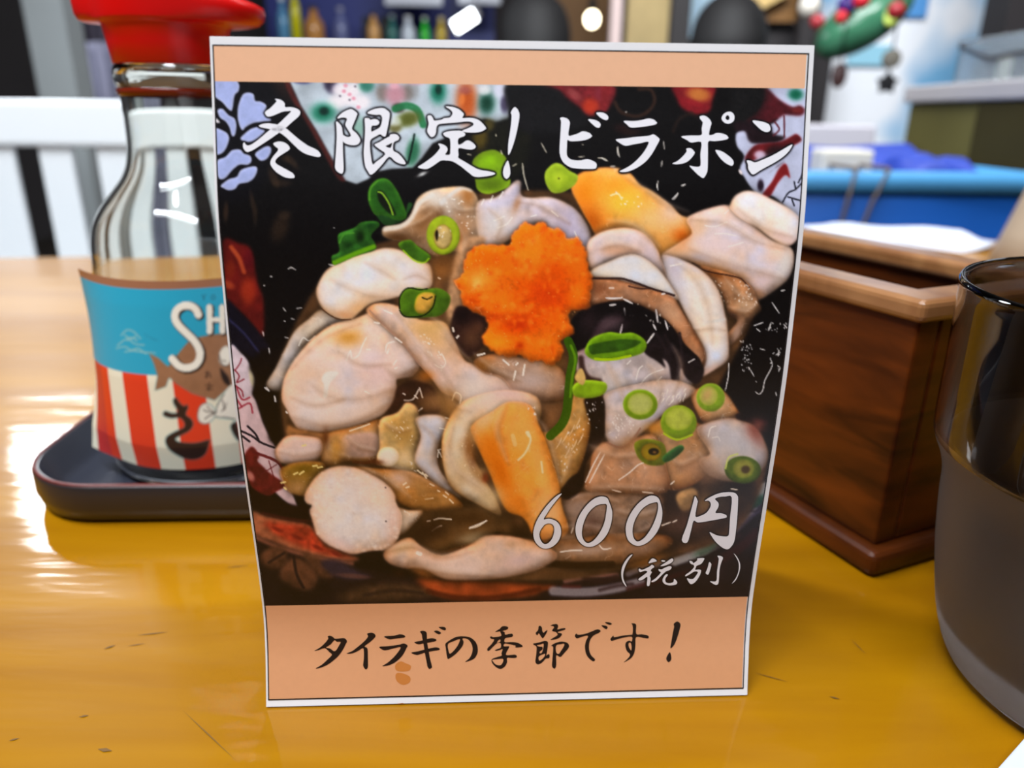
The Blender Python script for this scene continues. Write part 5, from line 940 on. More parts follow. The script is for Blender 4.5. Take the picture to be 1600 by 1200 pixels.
# back leg of the tent and the foot between them
bk = []
for j, t in enumerate(np.linspace(0, 1, 12)):
    for u in (0, 1):
        f0 = card_pt(u, 0.0); bk.append((f0[0] + (-0.0) , f0[1] + 0.0005 + t * 0.048, f0[2] * (1 - t) + 0.0006 * t + 0.0 ))
mesh_b = mesh_np('back_panel', bk, [(2 * j, 2 * j + 1, 2 * j + 3, 2 * j + 2) for j in range(11)], M['card'], card)
sd = mesh_b.modifiers.new('thickness', 'SOLIDIFY'); sd.thickness = 0.0004; sd.offset = 0

uu, tt = px_to_card([(335, 122), (1262.5, 143.5), (411.5, 949), (1172.5, 929.5), (331, 66), (1267, 87), (419.5, 1098), (1159.5, 1072)])
pu0, pu1, pt0, pt1 = (uu[0] + uu[2]) / 2, (uu[1] + uu[3]) / 2, (tt[0] + tt[1]) / 2, (tt[2] + tt[3]) / 2
fu0, fu1, ft0, ft1 = (uu[4] + uu[6]) / 2, (uu[5] + uu[7]) / 2, (tt[4] + tt[5]) / 2, (tt[6] + tt[7]) / 2
fu0 = max(fu0, 0.004)
print('CARD', [round(float(v), 4) for v in (*uu, *tt)])
lw, lh = 0.0022, 0.0019
card_sheet('top_band', fu0 + lw, fu1 - lw * 2, ft0 + lh, pt0, 0.00006, M['band'], nu=6, nt=12)
card_sheet('caption_band', fu0 + lw, fu1 - lw * 1.5, pt1, ft1 - lh, 0.00006, M['band_dim'], nu=6, nt=20)
V, F = [], []
for (a, b, c_, d_) in ((fu0, fu1, ft0, ft0 + lh), (fu0, fu1, ft1 - lh, ft1), (fu0, fu0 + lw, ft0, ft1), (fu1 - lw, fu1, ft0, ft1)):
    n_ = 60 if d_ - c_ > 0.5 else 2; n0 = len(V)
    U, T = np.meshgrid(np.array([a, b]), np.linspace(c_, d_, n_))
    V += [tuple(p) for p in card_pt(U, T, 0.00009).reshape(-1, 3)]
    F += [(n0 + 2 * j, n0 + 2 * j + 2, n0 + 2 * j + 3, n0 + 2 * j + 1) for j in range(n_ - 1)]
mesh_np('border_line', V, F, M['ink'], card)

# printed photograph: a fine sheet whose vertices carry the printed colours
pic = paint_food()
NU, NT = 660, 590
ug, tg = np.meshgrid(np.linspace(max(pu0, fu0 + lw), min(pu1, fu1 - lw), NU), np.linspace(pt0, pt1, NT))
P3 = card_pt(ug, tg, 0.00006)
smp = pic.sample(project(P3))[..., :3]
rgb = lin1(smp) * 1.0
def grid_mesh(name, P3, rgb, m, parent):
    nt_, nu_ = P3.shape[:2]
    me = bpy.data.meshes.new(name)
    idx = np.arange(nt_ * nu_).reshape(nt_, nu_)
    q = np.stack([idx[:-1, :-1], idx[1:, :-1], idx[1:, 1:], idx[:-1, 1:]], -1).reshape(-1, 4)
    me.vertices.add(nt_ * nu_); me.vertices.foreach_set('co', P3.reshape(-1).astype(np.float32))
    me.loops.add(q.size); me.loops.foreach_set('vertex_index', q.reshape(-1).astype(np.int32))
    me.polygons.add(len(q)); me.polygons.foreach_set('loop_start', (np.arange(len(q)) * 4).astype(np.int32))
    me.update(calc_edges=True); me.validate()
    ca = me.color_attributes.new('print', 'FLOAT_COLOR', 'POINT')
    buf = np.ones((nt_ * nu_, 4), np.float32); buf[:, :3] = rgb.reshape(-1, 3); ca.data.foreach_set('color', buf.reshape(-1))
    o = link(name, me, m, parent)
    me.polygons.foreach_set('use_smooth', np.ones(len(q), bool))
    return o
def print_mat(name, rough=0.34, spec=0.4):
    m = mat(name, (1, 1, 1), rough, spec); nt = m.node_tree
    at_ = nt.nodes.new('ShaderNodeAttribute'); at_.attribute_name = 'print'
    nt.links.new(at_.outputs['Color'], nt.nodes['Principled BSDF'].inputs['Base Color'])
    return m
M['photo'] = print_mat('printed_photo_gloss')
grid_mesh('printed_photo', P3, rgb, M['photo'], card)

def refine(V, T, L):
    V = [tuple(v) for v in V]; out = []; st = list(T); mid = {}
    while st:
        a, b, c_ = st.pop()
        e = [(math.dist(V[a], V[b]), a, b, c_), (math.dist(V[b], V[c_]), b, c_, a), (math.dist(V[c_], V[a]), c_, a, b)]
        l, i, j, k = max(e)
        if l <= L: out.append((a, b, c_)); continue
        key = (min(i, j), max(i, j))
        if key not in mid: mid[key] = len(V); V.append(((V[i][0] + V[j][0]) / 2, (V[i][1] + V[j][1]) / 2))
        m_ = mid[key]; st += [(i, m_, k), (m_, j, k)]
    return V, out
def lettering(name, group, m, off, parent):
    AV, AF = [], []
    for e in group:
        lp = glyph_loops(e)
        tri = tessellate_polygon([[Vector((x, y, 0)) for x, y in l] for l in lp])
        V2, T2 = refine(np.concatenate(lp), [tuple(t) for t in tri], 14)
        n0 = len(AV); AV += V2; AF += [tuple(n0 + i for i in t) for t in T2]
    u, t = px_to_card(AV)
    o = mesh_np(name, card_pt(u, np.clip(t, 0, 1), off), AF, m, parent)
    bm = bmesh.new(); bm.from_mesh(o.data)
    for f in bm.faces:
        if f.normal.y > 0: f.normal_flip()
    bm.to_mesh(o.data); bm.free()
    return o
lettering('title_lettering', TITLE, M['white_ink'], 0.00013, card)['label'] = 'large white brush lettering across the top of the photo'
lettering('price_lettering', PRICE, M['white_ink'], 0.00013, card)['label'] = 'white brush lettering of the price 600 yen'
lettering('tax_note_lettering', TAXNOTE, M['white_ink'], 0.00013, card)['label'] = 'small white lettering in brackets under the price'
lettering('caption_lettering', CAPTION, M['ink'], 0.00011, card)['label'] = 'black brush lettering on the peach band'
stain = [('p', [[(618,1038),(626,1033),(634,1036),(642,1040),(640,1047),(630,1049),(619,1047)]]), ('p', [[(618,1055),(622,1051),(633,1053),(641,1058),(640,1066),(630,1070),(620,1064)]]), ('p', [[(622,1098.5),(628,1097),(631,1100),(627,1103),(622,1102)]])]
lettering('stain', stain, M['stain'], 0.00009, card)['label'] = 'small orange-brown sauce stain'

# ------------------------------------------------------------------ soy sauce bottle
BX, BY, BZ = -0.107, 0.253, 0.0032
bot = thing('soy_sauce_bottle', 'glass soy sauce bottle with red cap and blue striped label, on the black tray', 'bottle', (BX, BY, BZ))
def rr(p): return [(r * 1.0, z - BZ) for r, z in p]
outer = [(0.0300,0.0032),(0.0338,0.0045),(0.0352,0.0090),(0.0362,0.0200),(0.0352,0.0420),(0.0330,0.0650),(0.0316,0.0760),(0.0311,0.0810),(0.0298,0.0865),(0.0270,0.0915),(0.0232,0.0960),(0.0195,0.1005),(0.0174,0.1050),(0.0164,0.1110),(0.0161,0.1180),(0.0161,0.1262),(0.0163,0.1270),(0.0172,0.1285),(0.0172,0.1320),(0.0164,0.1338),(0.0158,0.1350)]
inner = [(0.0147,0.1350),(0.0149,0.1180),(0.0152,0.1110),(0.0162,0.1048),(0.0183,0.1000),(0.0220,0.0953),(0.0258,0.0908),(0.0286,0.0860),(0.0299,0.0807),(0.0304,0.0758),(0.0318,0.0650),(0.0340,0.0420),(0.0350,0.0200),(0.0342,0.0100),(0.0326,0.0060),(0.0050,0.0050),(0.0005,0.0050)]
def fine(p, k=3):
    q = catmull(np.array(p), False, k); return [(max(r, 0.0004), z) for r, z in q]
g = lathe('glass_body', rr(fine(outer)) + rr(fine(inner)), M['glass'], bot, seg=96, caps=False)
bmx = bmesh.new(); bmx.from_mesh(g.data)
bmesh.ops.holes_fill(bmx, edges=[e for e in bmx.edges if e.is_boundary], sides=0); bmesh.ops.recalc_face_normals(bmx, faces=bmx.faces); bmx.to_mesh(g.data); bmx.free()
soy = lathe('soy_sauce', rr([(0.0004,0.0051),(0.0050,0.0051),(0.0324,0.0061),(0.0340,0.0101),(0.0347,0.0180),(0.0004,0.0180)]), M['soy'], bot, seg=64)
lathe('sauce_ring', rr([(0.0162,0.1248),(0.0168,0.1252),(0.0169,0.1266),(0.0165,0.1272),(0.0162,0.1272)]), M['soy_film'], bot, seg=64, caps=False)['label'] = 'dark red film of sauce below the cap'
cap = thing('cap', None, None); cap.parent = bot
def capring(rx0, z, spout=0.0, tail=0.0, dom=0.0, n=96):
    out = []
    for k in range(n):
        a = 2 * math.pi * k / n; c_, s_ = math.cos(a), math.sin(a)
        r_ = rx0 + spout * max(0, -c_) ** 14 + tail * max(0, c_) ** 4
        out.append((r_ * c_, r_ * s_, z - BZ - dom * max(0, c_) ** 2))
    return out
rings = [capring(0.0150, 0.1352), capring(0.0164, 0.1338), capring(0.0168, 0.1342), capring(0.0175, 0.1400), capring(0.0182, 0.1446), capring(0.0186, 0.1452, 0.0015, 0.001), capring(0.0192, 0.1457, 0.0055, 0.006, 0.0005), capring(0.0193, 0.1464, 0.0072, 0.0085, 0.0008),
         capring(0.0194, 0.1480, 0.0080, 0.0100, 0.0012), capring(0.0195, 0.1510, 0.0082, 0.0105, 0.0022), capring(0.0195, 0.1545, 0.0084, 0.0100, 0.0040), capring(0.0190, 0.1570, 0.0080, 0.0085, 0.0055), capring(0.0178, 0.1588, 0.0060, 0.0050, 0.0055), capring(0.0120, 0.1606, 0, 0, 0.003), capring(0.0060, 0.1612), capring(0.0010, 0.1614)]
loft('cap_body', rings, M['red'], cap)
lathe('stopper', [(0.0146, 0.1345 - BZ), (0.0146, 0.1322 - BZ), (0.0100, 0.1310 - BZ), (0.0004, 0.1310 - BZ)][::-1], M['paper'], cap, seg=40)['label'] = 'white inner stopper'

# wrap-around label, printed
def paint_label():
    s = Painter(110, 400, 300, 360, (45, 160, 190))
    brown, ink, wht = (150, 106, 76), (46, 32, 28), (236, 230, 216)
    for pts in ([(505,330),(530,308),(560,318),(585,345)], [(490,372),(530,345),(560,365),(600,372)], [(485,385),(520,378),(545,392),(575,385),(600,400),(645,405)], [(520,400),(560,395),(610,405)], [(520,330),(545,345),(565,335)], [(530,352),(550,340),(570,352)]): s.line('K', pts, 8, (142,184,186), .9, soft=1.2)
    s.line('K', [(600,322),(640,345),(660,352)], 5, (40,130,160), .8); s.line('K', [(605,340),(650,352)], 5, (40,130,160), .6)
    s.P('K', [(618,403),(660,423),(700,460),(715,440),(750,395),(780,360),(830,336),(940,318),(1010,360),(1040,470),(985,520),(895,603),(800,572),(735,532),(705,508),(692,545),(645,562),(655,500),(640,450)], brown, n=0.05, sh=0, sm=False)
    sc = [(280,208),(262,172),(225,150),(180,152),(142,180),(132,225),(155,272),(205,322),(255,372),(285,425),(288,475),(262,520),(210,540),(160,528),(115,482)]
    s.line('L', [(x + 8, y + 6) for x, y in sc], 60, ink, 1); s.line('L', sc, 46, wht, 1)
    for dx, dy, w, c_ in ((8, 5, 48, ink), (0, 0, 38, wht)):
        for pts in ([(348,160),(350,310)], [(428,160),(430,310)], [(350,238),(428,238)]): s.line('L', [(x + dx, y + dy) for x, y in pts], w - (10 if pts[0][1] == 238 else 0), c_, 1, sm=False)
    for pts in ([(302,82),(314,98),(326,82)], [(314,98),(314,116)], [(362,88),(376,82),(384,98),(374,114),(362,106),(364,88)]): s.line('L', pts, 6, (40,60,70), .9)
    for pts in ([(325,572),(345,570)], [(335,560),(332,600)], [(322,595),(345,590)], [(350,575),(358,600)], [(325,648),(370,652)], [(348,632),(344,680)], [(330,668),(368,672)]): s.line('L', pts, 6, ink, .9)
    sa = [(58,822),(75,808),(120,822),(152,812),(128,772),(120,740),(140,724),(165,758),(190,778),(208,768),(216,790),(202,830),(235,858),(248,892),(225,932),(165,965),(137,985),(172,1003),(260,1008),(348,988),(350,1002),(322,1080),(262,1112),(190,1106),(110,1062),(74,1012),(80,970),(130,938),(188,912),(190,880),(162,852),(110,856),(66,842)]
    s.P('L', sa, (52, 34, 28), rim=(60,40,34), rw=2, sh=0, n=0)
    s.P('L', [(385,828),(398,770),(440,700),(480,650),(540,640),(560,860),(480,860),(400,852)], wht, sh=0.02, n=0)
    s.P('L', [(274,842),(288,782),(328,758),(370,780),(388,822),(372,862),(330,890),(290,880)], wht, rim=(150,140,130), rw=1.5, sh=0, n=0)
    for pts in ([(385,822),(340,815),(310,800)], [(385,822),(350,800),(335,780)], [(385,825),(345,840),(320,860)], [(388,846),(440,848),(510,860)], [(392,815),(400,770),(440,705)], [(430,740),(440,790),(425,810)], [(455,760),(445,800)]): s.line('L', pts, 6, ink, .9)
    s.P('L', [(415,540),(440,560),(470,600),(480,650),(450,640),(425,600)], (40,28,26), sh=0)
    s.ell('L', 450, 465, 44, 66, 10, wht, rim=(160,150,140), rw=1.5, sh=0, n=0); s.line('L', [(410,460),(430,520),(470,530)], 6, ink, .9); s.line('L', [(430,490),(450,500)], 5, ink, .8)
    s.P('L', [(480,900),(520,880),(540,1000),(500,960)], ink, sh=0)
    return s
lab = paint_label()
LZ0, LZ1 = 0.0120, 0.0728
th0, th1 = R(206), R(206 + 174)                       # seam at the left, wraps towards the reader
NA, NZ = 330, 160
A, ZZ = np.meshgrid(np.linspace(th0, th1, NA), np.linspace(LZ0, LZ1, NZ))
fl_ = np.clip((th0 + R(34) - A) / R(34), 0, 1)        # free edge peels away at the seam
vz = (ZZ - LZ0) / (LZ1 - LZ0)
peel = fl_ ** 2 * (0.0006 + 0.0028 * np.clip(vz * 2 - 1, 0, 1) ** 2 + 0.0050 * np.clip(1 - vz * 2.2, 0, 1) ** 1.5)
LR = np.interp(ZZ, [0.009, 0.020, 0.042, 0.065, 0.076], [0.0352, 0.0362, 0.0352, 0.0330, 0.0316]) + 0.0004
rad = LR + peel
LP = np.stack([BX + rad * np.cos(A), BY + rad * np.sin(A), ZZ + 0.0003 * fl_ ** 2 * (2 * vz - 1)], -1)
lpx = project(LP)
deg = np.degrees(A) - 270                             # 0 faces the reader
zb = 0.0440
base_c = np.where(((deg + 24.4) % 27.6 < 15.2)[..., None], np.array((222, 62, 34.)), np.array((232, 224, 200.)))
base_c = np.where((deg < -45)[..., None] & (deg > -58)[..., None], np.array((196, 52, 50.)), base_c)
base_c = np.where((ZZ > zb)[..., None], np.array((42, 158, 190.)), base_c)
base_c = np.where((ZZ > LZ1 - 0.0026)[..., None], np.array((152, 102, 74.)), base_c)
sm = lab.sample(lpx); vis = ((lpx[..., 0] < 396) & (deg > -75) & (deg < 60) & (ZZ < LZ1 - 0.0026))[..., None] * sm[..., 3:]
lc = base_c * (1 - vis) + sm[..., :3] * vis
M['label'] = print_mat('printed_label', 0.35, 0.4)
lo = grid_mesh('label', LP - np.array([BX, BY, BZ]), lin1(lc) * 1.0, M['label'], bot)
lo['label'] = 'blue label with red and cream stripes, a fish and white letters'

# ------------------------------------------------------------------ lacquer tray under the bottle
TX, TY, TW, TD = -0.0835, 0.2610, 0.150, 0.115
tray = thing('lacquer_tray', 'black lacquered tray with thin red rim line under the soy bottle', 'tray', (TX, TY, 0), R(2.5))
def rring(w, d, r_, z): return [(x, y, z) for x, y in rrect(w, d, r_, 10)]
loft('tray_body', [rring(TW - 0.010, TD - 0.010, 0.022, 0.0004), rring(TW - 0.003, TD - 0.003, 0.026, 0.0015), rring(TW, TD, 0.028, 0.006), rring(TW, TD, 0.028, 0.0128), rring(TW - 0.001, TD - 0.001, 0.0275, 0.0136), rring(TW - 0.004, TD - 0.004, 0.026, 0.0136)], M['lacquer'], tray, caps=(True, False))
loft('tray_inside', [rring(TW - 0.004, TD - 0.004, 0.026, 0.0136), rring(TW - 0.0055, TD - 0.0055, 0.0255, 0.0128), rring(TW - 0.012, TD - 0.012, 0.022, 0.0050), rring(TW - 0.018, TD - 0.018, 0.019, 0.0030)], M['lacquer_in'], tray, caps=(False, True))
loft('rim_line', [rring(TW - 0.0008, TD - 0.0008, 0.0276, 0.0133), rring(TW - 0.0010, TD - 0.0010, 0.0275, 0.0139), rring(TW - 0.0030, TD - 0.0030, 0.0265, 0.0140), rring(TW - 0.0032, TD - 0.0032, 0.0264, 0.0134)], M['redline'], tray, caps=(False, False))['label'] = 'thin worn red line along the rim'

# ------------------------------------------------------------------ wooden box
BYAW = R(24.0)
RX, LY = Vector((math.cos(BYAW), math.sin(BYAW), 0)), Vector((-math.sin(BYAW), math.cos(BYAW), 0))
cor = Vector((0.1000, 0.1772, 0))                     # near bottom corner of the base moulding
W_, L_, H_ = 0.074, 0.150, 0.0785
bc = cor + RX * (W_ / 2) + LY * (L_ / 2)
wb = thing('wooden_box', 'dark stained open wooden box standing behind the menu card and smoky glass', 'box', bc, BYAW)
box('base_moulding', (0, 0, 0.004), (W_, L_, 0.008), M['box'], wb, bevel=0.0025, seg=3)
bw, bl = W_ - 0.008, L_ - 0.008
for nm, c_, s_ in (('side_panel', (-bw / 2 + 0.004, 0, 0.041), (0.008, bl, 0.066)), ('side_panel', (bw / 2 - 0.004, 0, 0.041), (0.008, bl, 0.066)),
                   ('end_panel', (0, -bl / 2 + 0.004, 0.041), (bw - 0.0162, 0.008, 0.066)), ('end_panel', (0, bl / 2 - 0.004, 0.041), (bw - 0.0162, 0.008, 0.066))):
    box(nm, c_, s_, M['box'], wb, bevel=0.0008)
box('floor_panel', (0, 0, 0.010), (bw - 0.017, bl - 0.017, 0.003), M['box_in'], wb)
rw_ = 0.0125
bm = bmesh.new()
ow, ol = bw + 0.004, bl + 0.004
o4 = [(-ow / 2, -ol / 2), (ow / 2, -ol / 2), (ow / 2, ol / 2), (-ow / 2, ol / 2)]
i4 = [(-ow / 2 + rw_, -ol / 2 + rw_), (ow / 2 - rw_, -ol / 2 + rw_), (ow / 2 - rw_, ol / 2 - rw_), (-ow / 2 + rw_, ol / 2 - rw_)]
vb = {}
for lay, z in ((0, 0.0725), (1, H_)):
    for k in range(4):
        vb[(lay, 'o', k)] = bm.verts.new((*o4[k], z)); vb[(lay, 'i', k)] = bm.verts.new((*i4[k], z))
for k in range(4):
    k2 = (k + 1) % 4
    bm.faces.new([vb[(1, 'o', k)], vb[(1, 'o', k2)], vb[(1, 'i', k2)], vb[(1, 'i', k)]])
    bm.faces.new([vb[(0, 'o', k2)], vb[(0, 'o', k)], vb[(0, 'i', k)], vb[(0, 'i', k2)]])
    bm.faces.new([vb[(0, 'o', k)], vb[(0, 'o', k2)], vb[(1, 'o', k2)], vb[(1, 'o', k)]])
    bm.faces.new([vb[(0, 'i', k2)], vb[(0, 'i', k)], vb[(1, 'i', k)], vb[(1, 'i', k2)]])
from_bm('rim', bm, M['box_rim'], wb, bevel=0.0018, seg=3)
box('dark_filler', (0, 0, 0.034), (bw - 0.0168, bl - 0.0168, 0.044), M['box_in'], wb)  # solid dark block filling the inside of the box

# ------------------------------------------------------------------ smoky glass tumbler
GX, GY = 0.1353, 0.1372
gl = thing('glass_tumbler', 'smoky dark glass tumbler with stepped side at the right edge', 'glass', (GX, GY, 0))
go_ = [(0.0285,0.0006),(0.0312,0.0012),(0.0335,0.0040),(0.0362,0.0120),(0.0388,0.0260),(0.0402,0.0380),(0.0407,0.0450),(0.0420,0.0500),(0.0438,0.0540),(0.0445,0.0575),(0.0448,0.0720),(0.0452,0.0860),(0.0456,0.0886),(0.0450,0.0898)]
gi_ = [(0.0440,0.0893),(0.0435,0.0860),(0.0430,0.0720),(0.0427,0.0575),(0.0418,0.0543),(0.0398,0.0500),(0.0386,0.0450),(0.0380,0.0380),(0.0364,0.0260),(0.0336,0.0150),(0.0300,0.0105),(0.0050,0.0095),(0.0005,0.0095)]
pr = fine(go_, 3) + fine(gi_, 3)
tg_ = lathe('tumbler_body', pr, [M['smoke'], M['smoke_frost']], gl, seg=128, caps=False)
bmx = bmesh.new(); bmx.from_mesh(tg_.data)
bmesh.ops.holes_fill(bmx, edges=[e for e in bmx.edges if e.is_boundary], sides=0); bmesh.ops.recalc_face_normals(bmx, faces=bmx.faces)
for f in bmx.faces:
    c_ = f.calc_center_median(); f.material_index = 1 if 0.003 < c_.z < 0.0545 else 0; f.smooth = True
bmx.to_mesh(tg_.data); bmx.free()

# ------------------------------------------------------------------ folded paper at the near right corner
pa = on_plane(1594, 1176); pb = on_plane(1560, 1215)
dirp = (pb - pa).normalized(); nrm_ = Vector((-dirp.y, dirp.x, 0));
if nrm_.x < 0: nrm_ = -nrm_
c0 = pa + nrm_ * 0.045 - dirp * (-0.03)
ft = thing('paper_napkin', 'white folded paper napkin at the lower right corner beside the glass', 'napkin', c0, math.atan2(dirp.y, dirp.x))
for k in range(3): box('fold', (0.001 * k, 0.0, 0.0008 + 0.0014 * k), (0.082 - 0.001 * k, 0.090, 0.0012), M['paper'], ft, bevel=0.0004)
# ------------------------------------------------------------------ things behind the box on the table
def crumple(name, c, w, d, h, m, label, cat, rotz=0.0, n=26, seed=3, parent=None, base=0.35):
    r_ = np.random.default_rng(seed); V, F = [], []
    nz = [(r_.random() * 6 + 3, r_.random() * 6 + 3, r_.random() * 6) for _ in range(5)]
    for lay in (1, 0):
        for j in range(n):
            for i in range(n):
                u, v = i / (n - 1), j / (n - 1)
                z = base + sum(math.sin(a * u + b * v + p) for a, b, p in nz) / 9
                e = min(u, 1 - u, v, 1 - v) * 5
                z = max(0.04, z * min(1, 0.25 + e)) * h
                wx = 1 + 0.06 * math.sin(7 * v + seed); wy = 1 + 0.06 * math.sin(6 * u + seed)
                V.append(((u - .5) * w * wx, (v - .5) * d * wy, z if lay else max(0.0004, z - 0.0012)))
    for j in range(n - 1):
        for i in range(n - 1):
            a = j * n + i; F.append((a, a + 1, a + n + 1, a + n)); F.append((n * n + a, n * n + a + n, n * n + a + n + 1, n * n + a + 1))
    rim = list(range(n)) + [k * n + n - 1 for k in range(1, n)] + list(range(n * n - 2, n * n - n - 1, -1)) + [k * n for k in range(n - 2, 0, -1)]
    for a, b in zip(rim, rim[1:] + rim[:1]): F.append((b, a, a + n * n, b + n * n))
    o = mesh_np(name, V, F, m, parent); o.location = c; o.rotation_euler = (0, 0, rotz)
    if label: tag(o, label, cat)
    return o
ca, cb = on_plane(1285, 352, 0.004), on_plane(1505, 378, 0.004)
cc = (ca + cb) / 2; cc.z = 0.0004
crumple('paper_towel', (cc.x, cc.y - 0.005, cc.z), (cb - ca).length * 1.25, 0.10, 0.020, M['paper'], 'crumpled white paper towel on the table behind the wooden box', 'paper towel', math.atan2((cb - ca).y, (cb - ca).x), seed=5)
pk = on_plane(1604, 424, 0.0)
pot = thing('flower_pot', 'beige tapered pot cut off by the right edge behind the wooden box', 'pot', (pk.x + 0.035, pk.y + 0.01, 0.0))
lathe('pot_body', [(0.0004,0.0006),(0.050,0.0006),(0.054,0.004),(0.047,0.030),(0.038,0.065),(0.030,0.098),(0.0275,0.106),(0.0285,0.109),(0.0270,0.111),(0.0250,0.109),(0.0250,0.095),(0.0004,0.092)], M['beige'], pot, seg=56)

# ------------------------------------------------------------------ white chair beyond the table
CY = 0.93
def cx_(px, y=230): return at(px, y, CY).x
topz = at(90, 156, CY).z; railz = at(90, 229, CY).z
chair = thing('slatted_chair', 'white painted chair with vertical back slats behind the soy bottle', 'chair', (0, CY, FLOOR))
x0c, x1c = cx_(-150), cx_(420)
zt, zr = topz - FLOOR, railz - FLOOR
zs = 0.42
box('top_rail', ((x0c + x1c) / 2, 0, (zt + zr) / 2), (x1c - x0c, 0.024, zt - zr), M['white_paint'], chair, bevel=0.006, seg=3)
sl = [(-150, -118), (-62, 25), (58, 116), (148, 206), (238, 296), (328, 386)]; sl = [(a + 3, b - 3) for a, b in sl]
for a, b in sl:
    xa, xb = cx_(a), cx_(b)
    box('slat', ((xa + xb) / 2, 0, (zr + zs) / 2 - 0.0), (xb - xa, 0.009, zr - zs + 0.004), M['white_paint'], chair, bevel=0.003)
for x in (x0c + 0.016, x1c - 0.016):
    box('rear_leg', (x, 0.0, 0.21), (0.034, 0.034, 0.42), M['white_paint'], chair, bevel=0.004)
    box('front_leg', (x, -0.36, 0.21), (0.034, 0.034, 0.42), M['white_paint'], chair, bevel=0.004)
box('seat', ((x0c + x1c) / 2, -0.18, 0.432), (x1c - x0c, 0.42, 0.026), M['white_paint'], chair, bevel=0.006)

# ------------------------------------------------------------------ left background: dark wall, pale pillar, curtain, patterned cloth
def panel_px(name, xa, xb, ya, yb, Y, depth, m, bottom=None, bevel=0.0, parent=None):
    p, q = at(xa, (ya + yb) / 2, Y), at(xb, (ya + yb) / 2, Y)
    zt_, zb_ = at((xa + xb) / 2, ya, Y).z, at((xa + xb) / 2, yb, Y).z
    if bottom is not None: zb_ = bottom
    return box(name, ((p.x + q.x) / 2, Y + depth / 2, (zt_ + zb_) / 2), (abs(q.x - p.x), depth, zt_ - zb_), m, parent, bevel=bevel)
structure(panel_px('trim_1', 16, 80, -330, 150, 2.6, 0.10, mat('pale_grey_pillar_paint', S(158,164,166), 0.6, noise=0.08, nscale=5), bottom=FLOOR))
def curtain(name, xa, xb, Y, zt_, zb_, m, label, cat, folds=6, amp=0.03):
    a, b = at(xa, 100, Y).x, at(xb, 100, Y).x; n = folds * 8; V, F = [], []
    for lay in (0, 1):
        for z in np.linspace(zb_, zt_, 6):
            for i in range(n + 1):
                u = i / n; V.append((a + (b - a) * u, Y + amp * math.sin(u * folds * 2 * math.pi) + lay * 0.012, z))
    w = n + 1
    for lay in (0, 1):
        for j in range(5):
            for i in range(n):
                k = lay * 6 * w + j * w + i; F.append((k, k + 1, k + w + 1, k + w) if lay == 0 else (k, k + w, k + w + 1, k + 1))
    o6 = 6 * w
    for i in range(n): F.append((i + 1, i, i + o6, i + 1 + o6)); k = 5 * w + i; F.append((k, k + 1, k + 1 + o6, k + o6))
    for j in range(5):
        F.append((j * w, (j + 1) * w, (j + 1) * w + o6, j * w + o6)); k = j * w + n; F.append((k + w, k, k + o6, k + w + o6))
    o = mesh_np(name, V, F, m); tag(o, label, cat); return o
curtain('curtain', 80, 175, 2.9, 1.72, FLOOR + 0.01, mat('dusky_purple_curtain_cloth', S(86,80,96), 0.9, noise=0.3, nscale=3), 'dusky purple-grey curtain hanging behind the white chair', 'curtain')
curtain('patterned_cloth', 140, 215, 2.2, at(170, 66, 2.2).z, FLOOR + 0.01, mat('mottled_lavender_cloth', S(120,120,140), 0.9, noise=0.5, nscale=9), 'mottled lavender and teal cloth hanging behind the bottle neck', 'cloth', folds=3, amp=0.02)

# ------------------------------------------------------------------ back shelf with bottles in front of a navy panel
SY = 4.2
sz = at(560, 84, SY).z
shx0, shx1 = at(395, 80, SY).x, at(770, 80, SY).x
sh = thing('bottle_shelf', 'dark wall shelf on brackets carrying bottles in front of a blue panel', 'shelf', ((shx0 + shx1) / 2, SY, sz))
box('board', (0, 0.10, -0.015), (shx1 - shx0, 0.34, 0.03), M['dark'], sh, bevel=0.004)
for x in (-0.55, 0.55): box('bracket', (x, 0.20, -0.11), (0.03, 0.14, 0.16), M['dark'], sh)
np_ = box('navy_board', ((shx0 + shx1) / 2, SY + 0.31, 0.75), (shx1 - shx0, 0.03, 1.2), M['navy']); tag(np_, 'navy board behind the row of bottles', 'board')
box('upright', (0, 0.265, -(sz - FLOOR) / 2), (0.08, 0.05, sz - FLOOR - 0.002), M['dark'], sh)
def bottle(x_px, w_px, y_top, col, capcol, label, glass=True):
    x = at(x_px, 70, SY).x; r_ = w_px / 2 * SY / FPX; h = at(x_px, y_top, SY).z - sz
    t_ = thing('drink_bottle', label, 'bottle', (x, SY + 0.04, sz + 0.0005), 0, 'bottles on the back shelf')
    m_ = mat('bottle_' + label.split()[0], col, 0.2, 0.5)
    lathe('bottle_body', [(0.0005,0),(r_,0),(r_,h*0.58),(r_*0.85,h*0.68),(r_*0.42,h*0.80),(r_*0.40,h*0.93)], m_, t_, seg=20)
    lathe('bottle_cap', [(r_*0.44,h*0.92),(r_*0.46,h*0.93),(r_*0.46,h),(r_*0.3,h*1.01)], mat('cap_' + label.split()[0], capcol, 0.4), t_, seg=16)
    return t_
bottle(442, 17, -8, S(96,150,190), S(230,230,235), 'pale blue bottle nearest the red cap on the back shelf')
bottle(462, 14, -30, S(214,206,20), S(220,220,225), 'yellow topped bottle beside the pale blue bottle')
bottle(490, 28, 8, S(196,136,72), S(60,54,56), 'amber bottle with grey cap on the back shelf')
bottle(532, 20, 10, S(110,116,160), S(150,150,170), 'lilac grey bottle in front of the blue panel')
bottle(583, 18, 18, S(214,160,96), S(40,34,34), 'tan bottle between black blocks on the back shelf')
bottle(612, 15, 22, S(52,110,104), S(190,200,200), 'dark teal bottle on the back shelf')
bottle(637, 20, 24, S(206,214,226), S(236,236,240), 'white bottle beside the dark teal bottle')
bottle(663, 14, 26, S(50,190,50), S(220,225,220), 'bright green bottle on the back shelf')
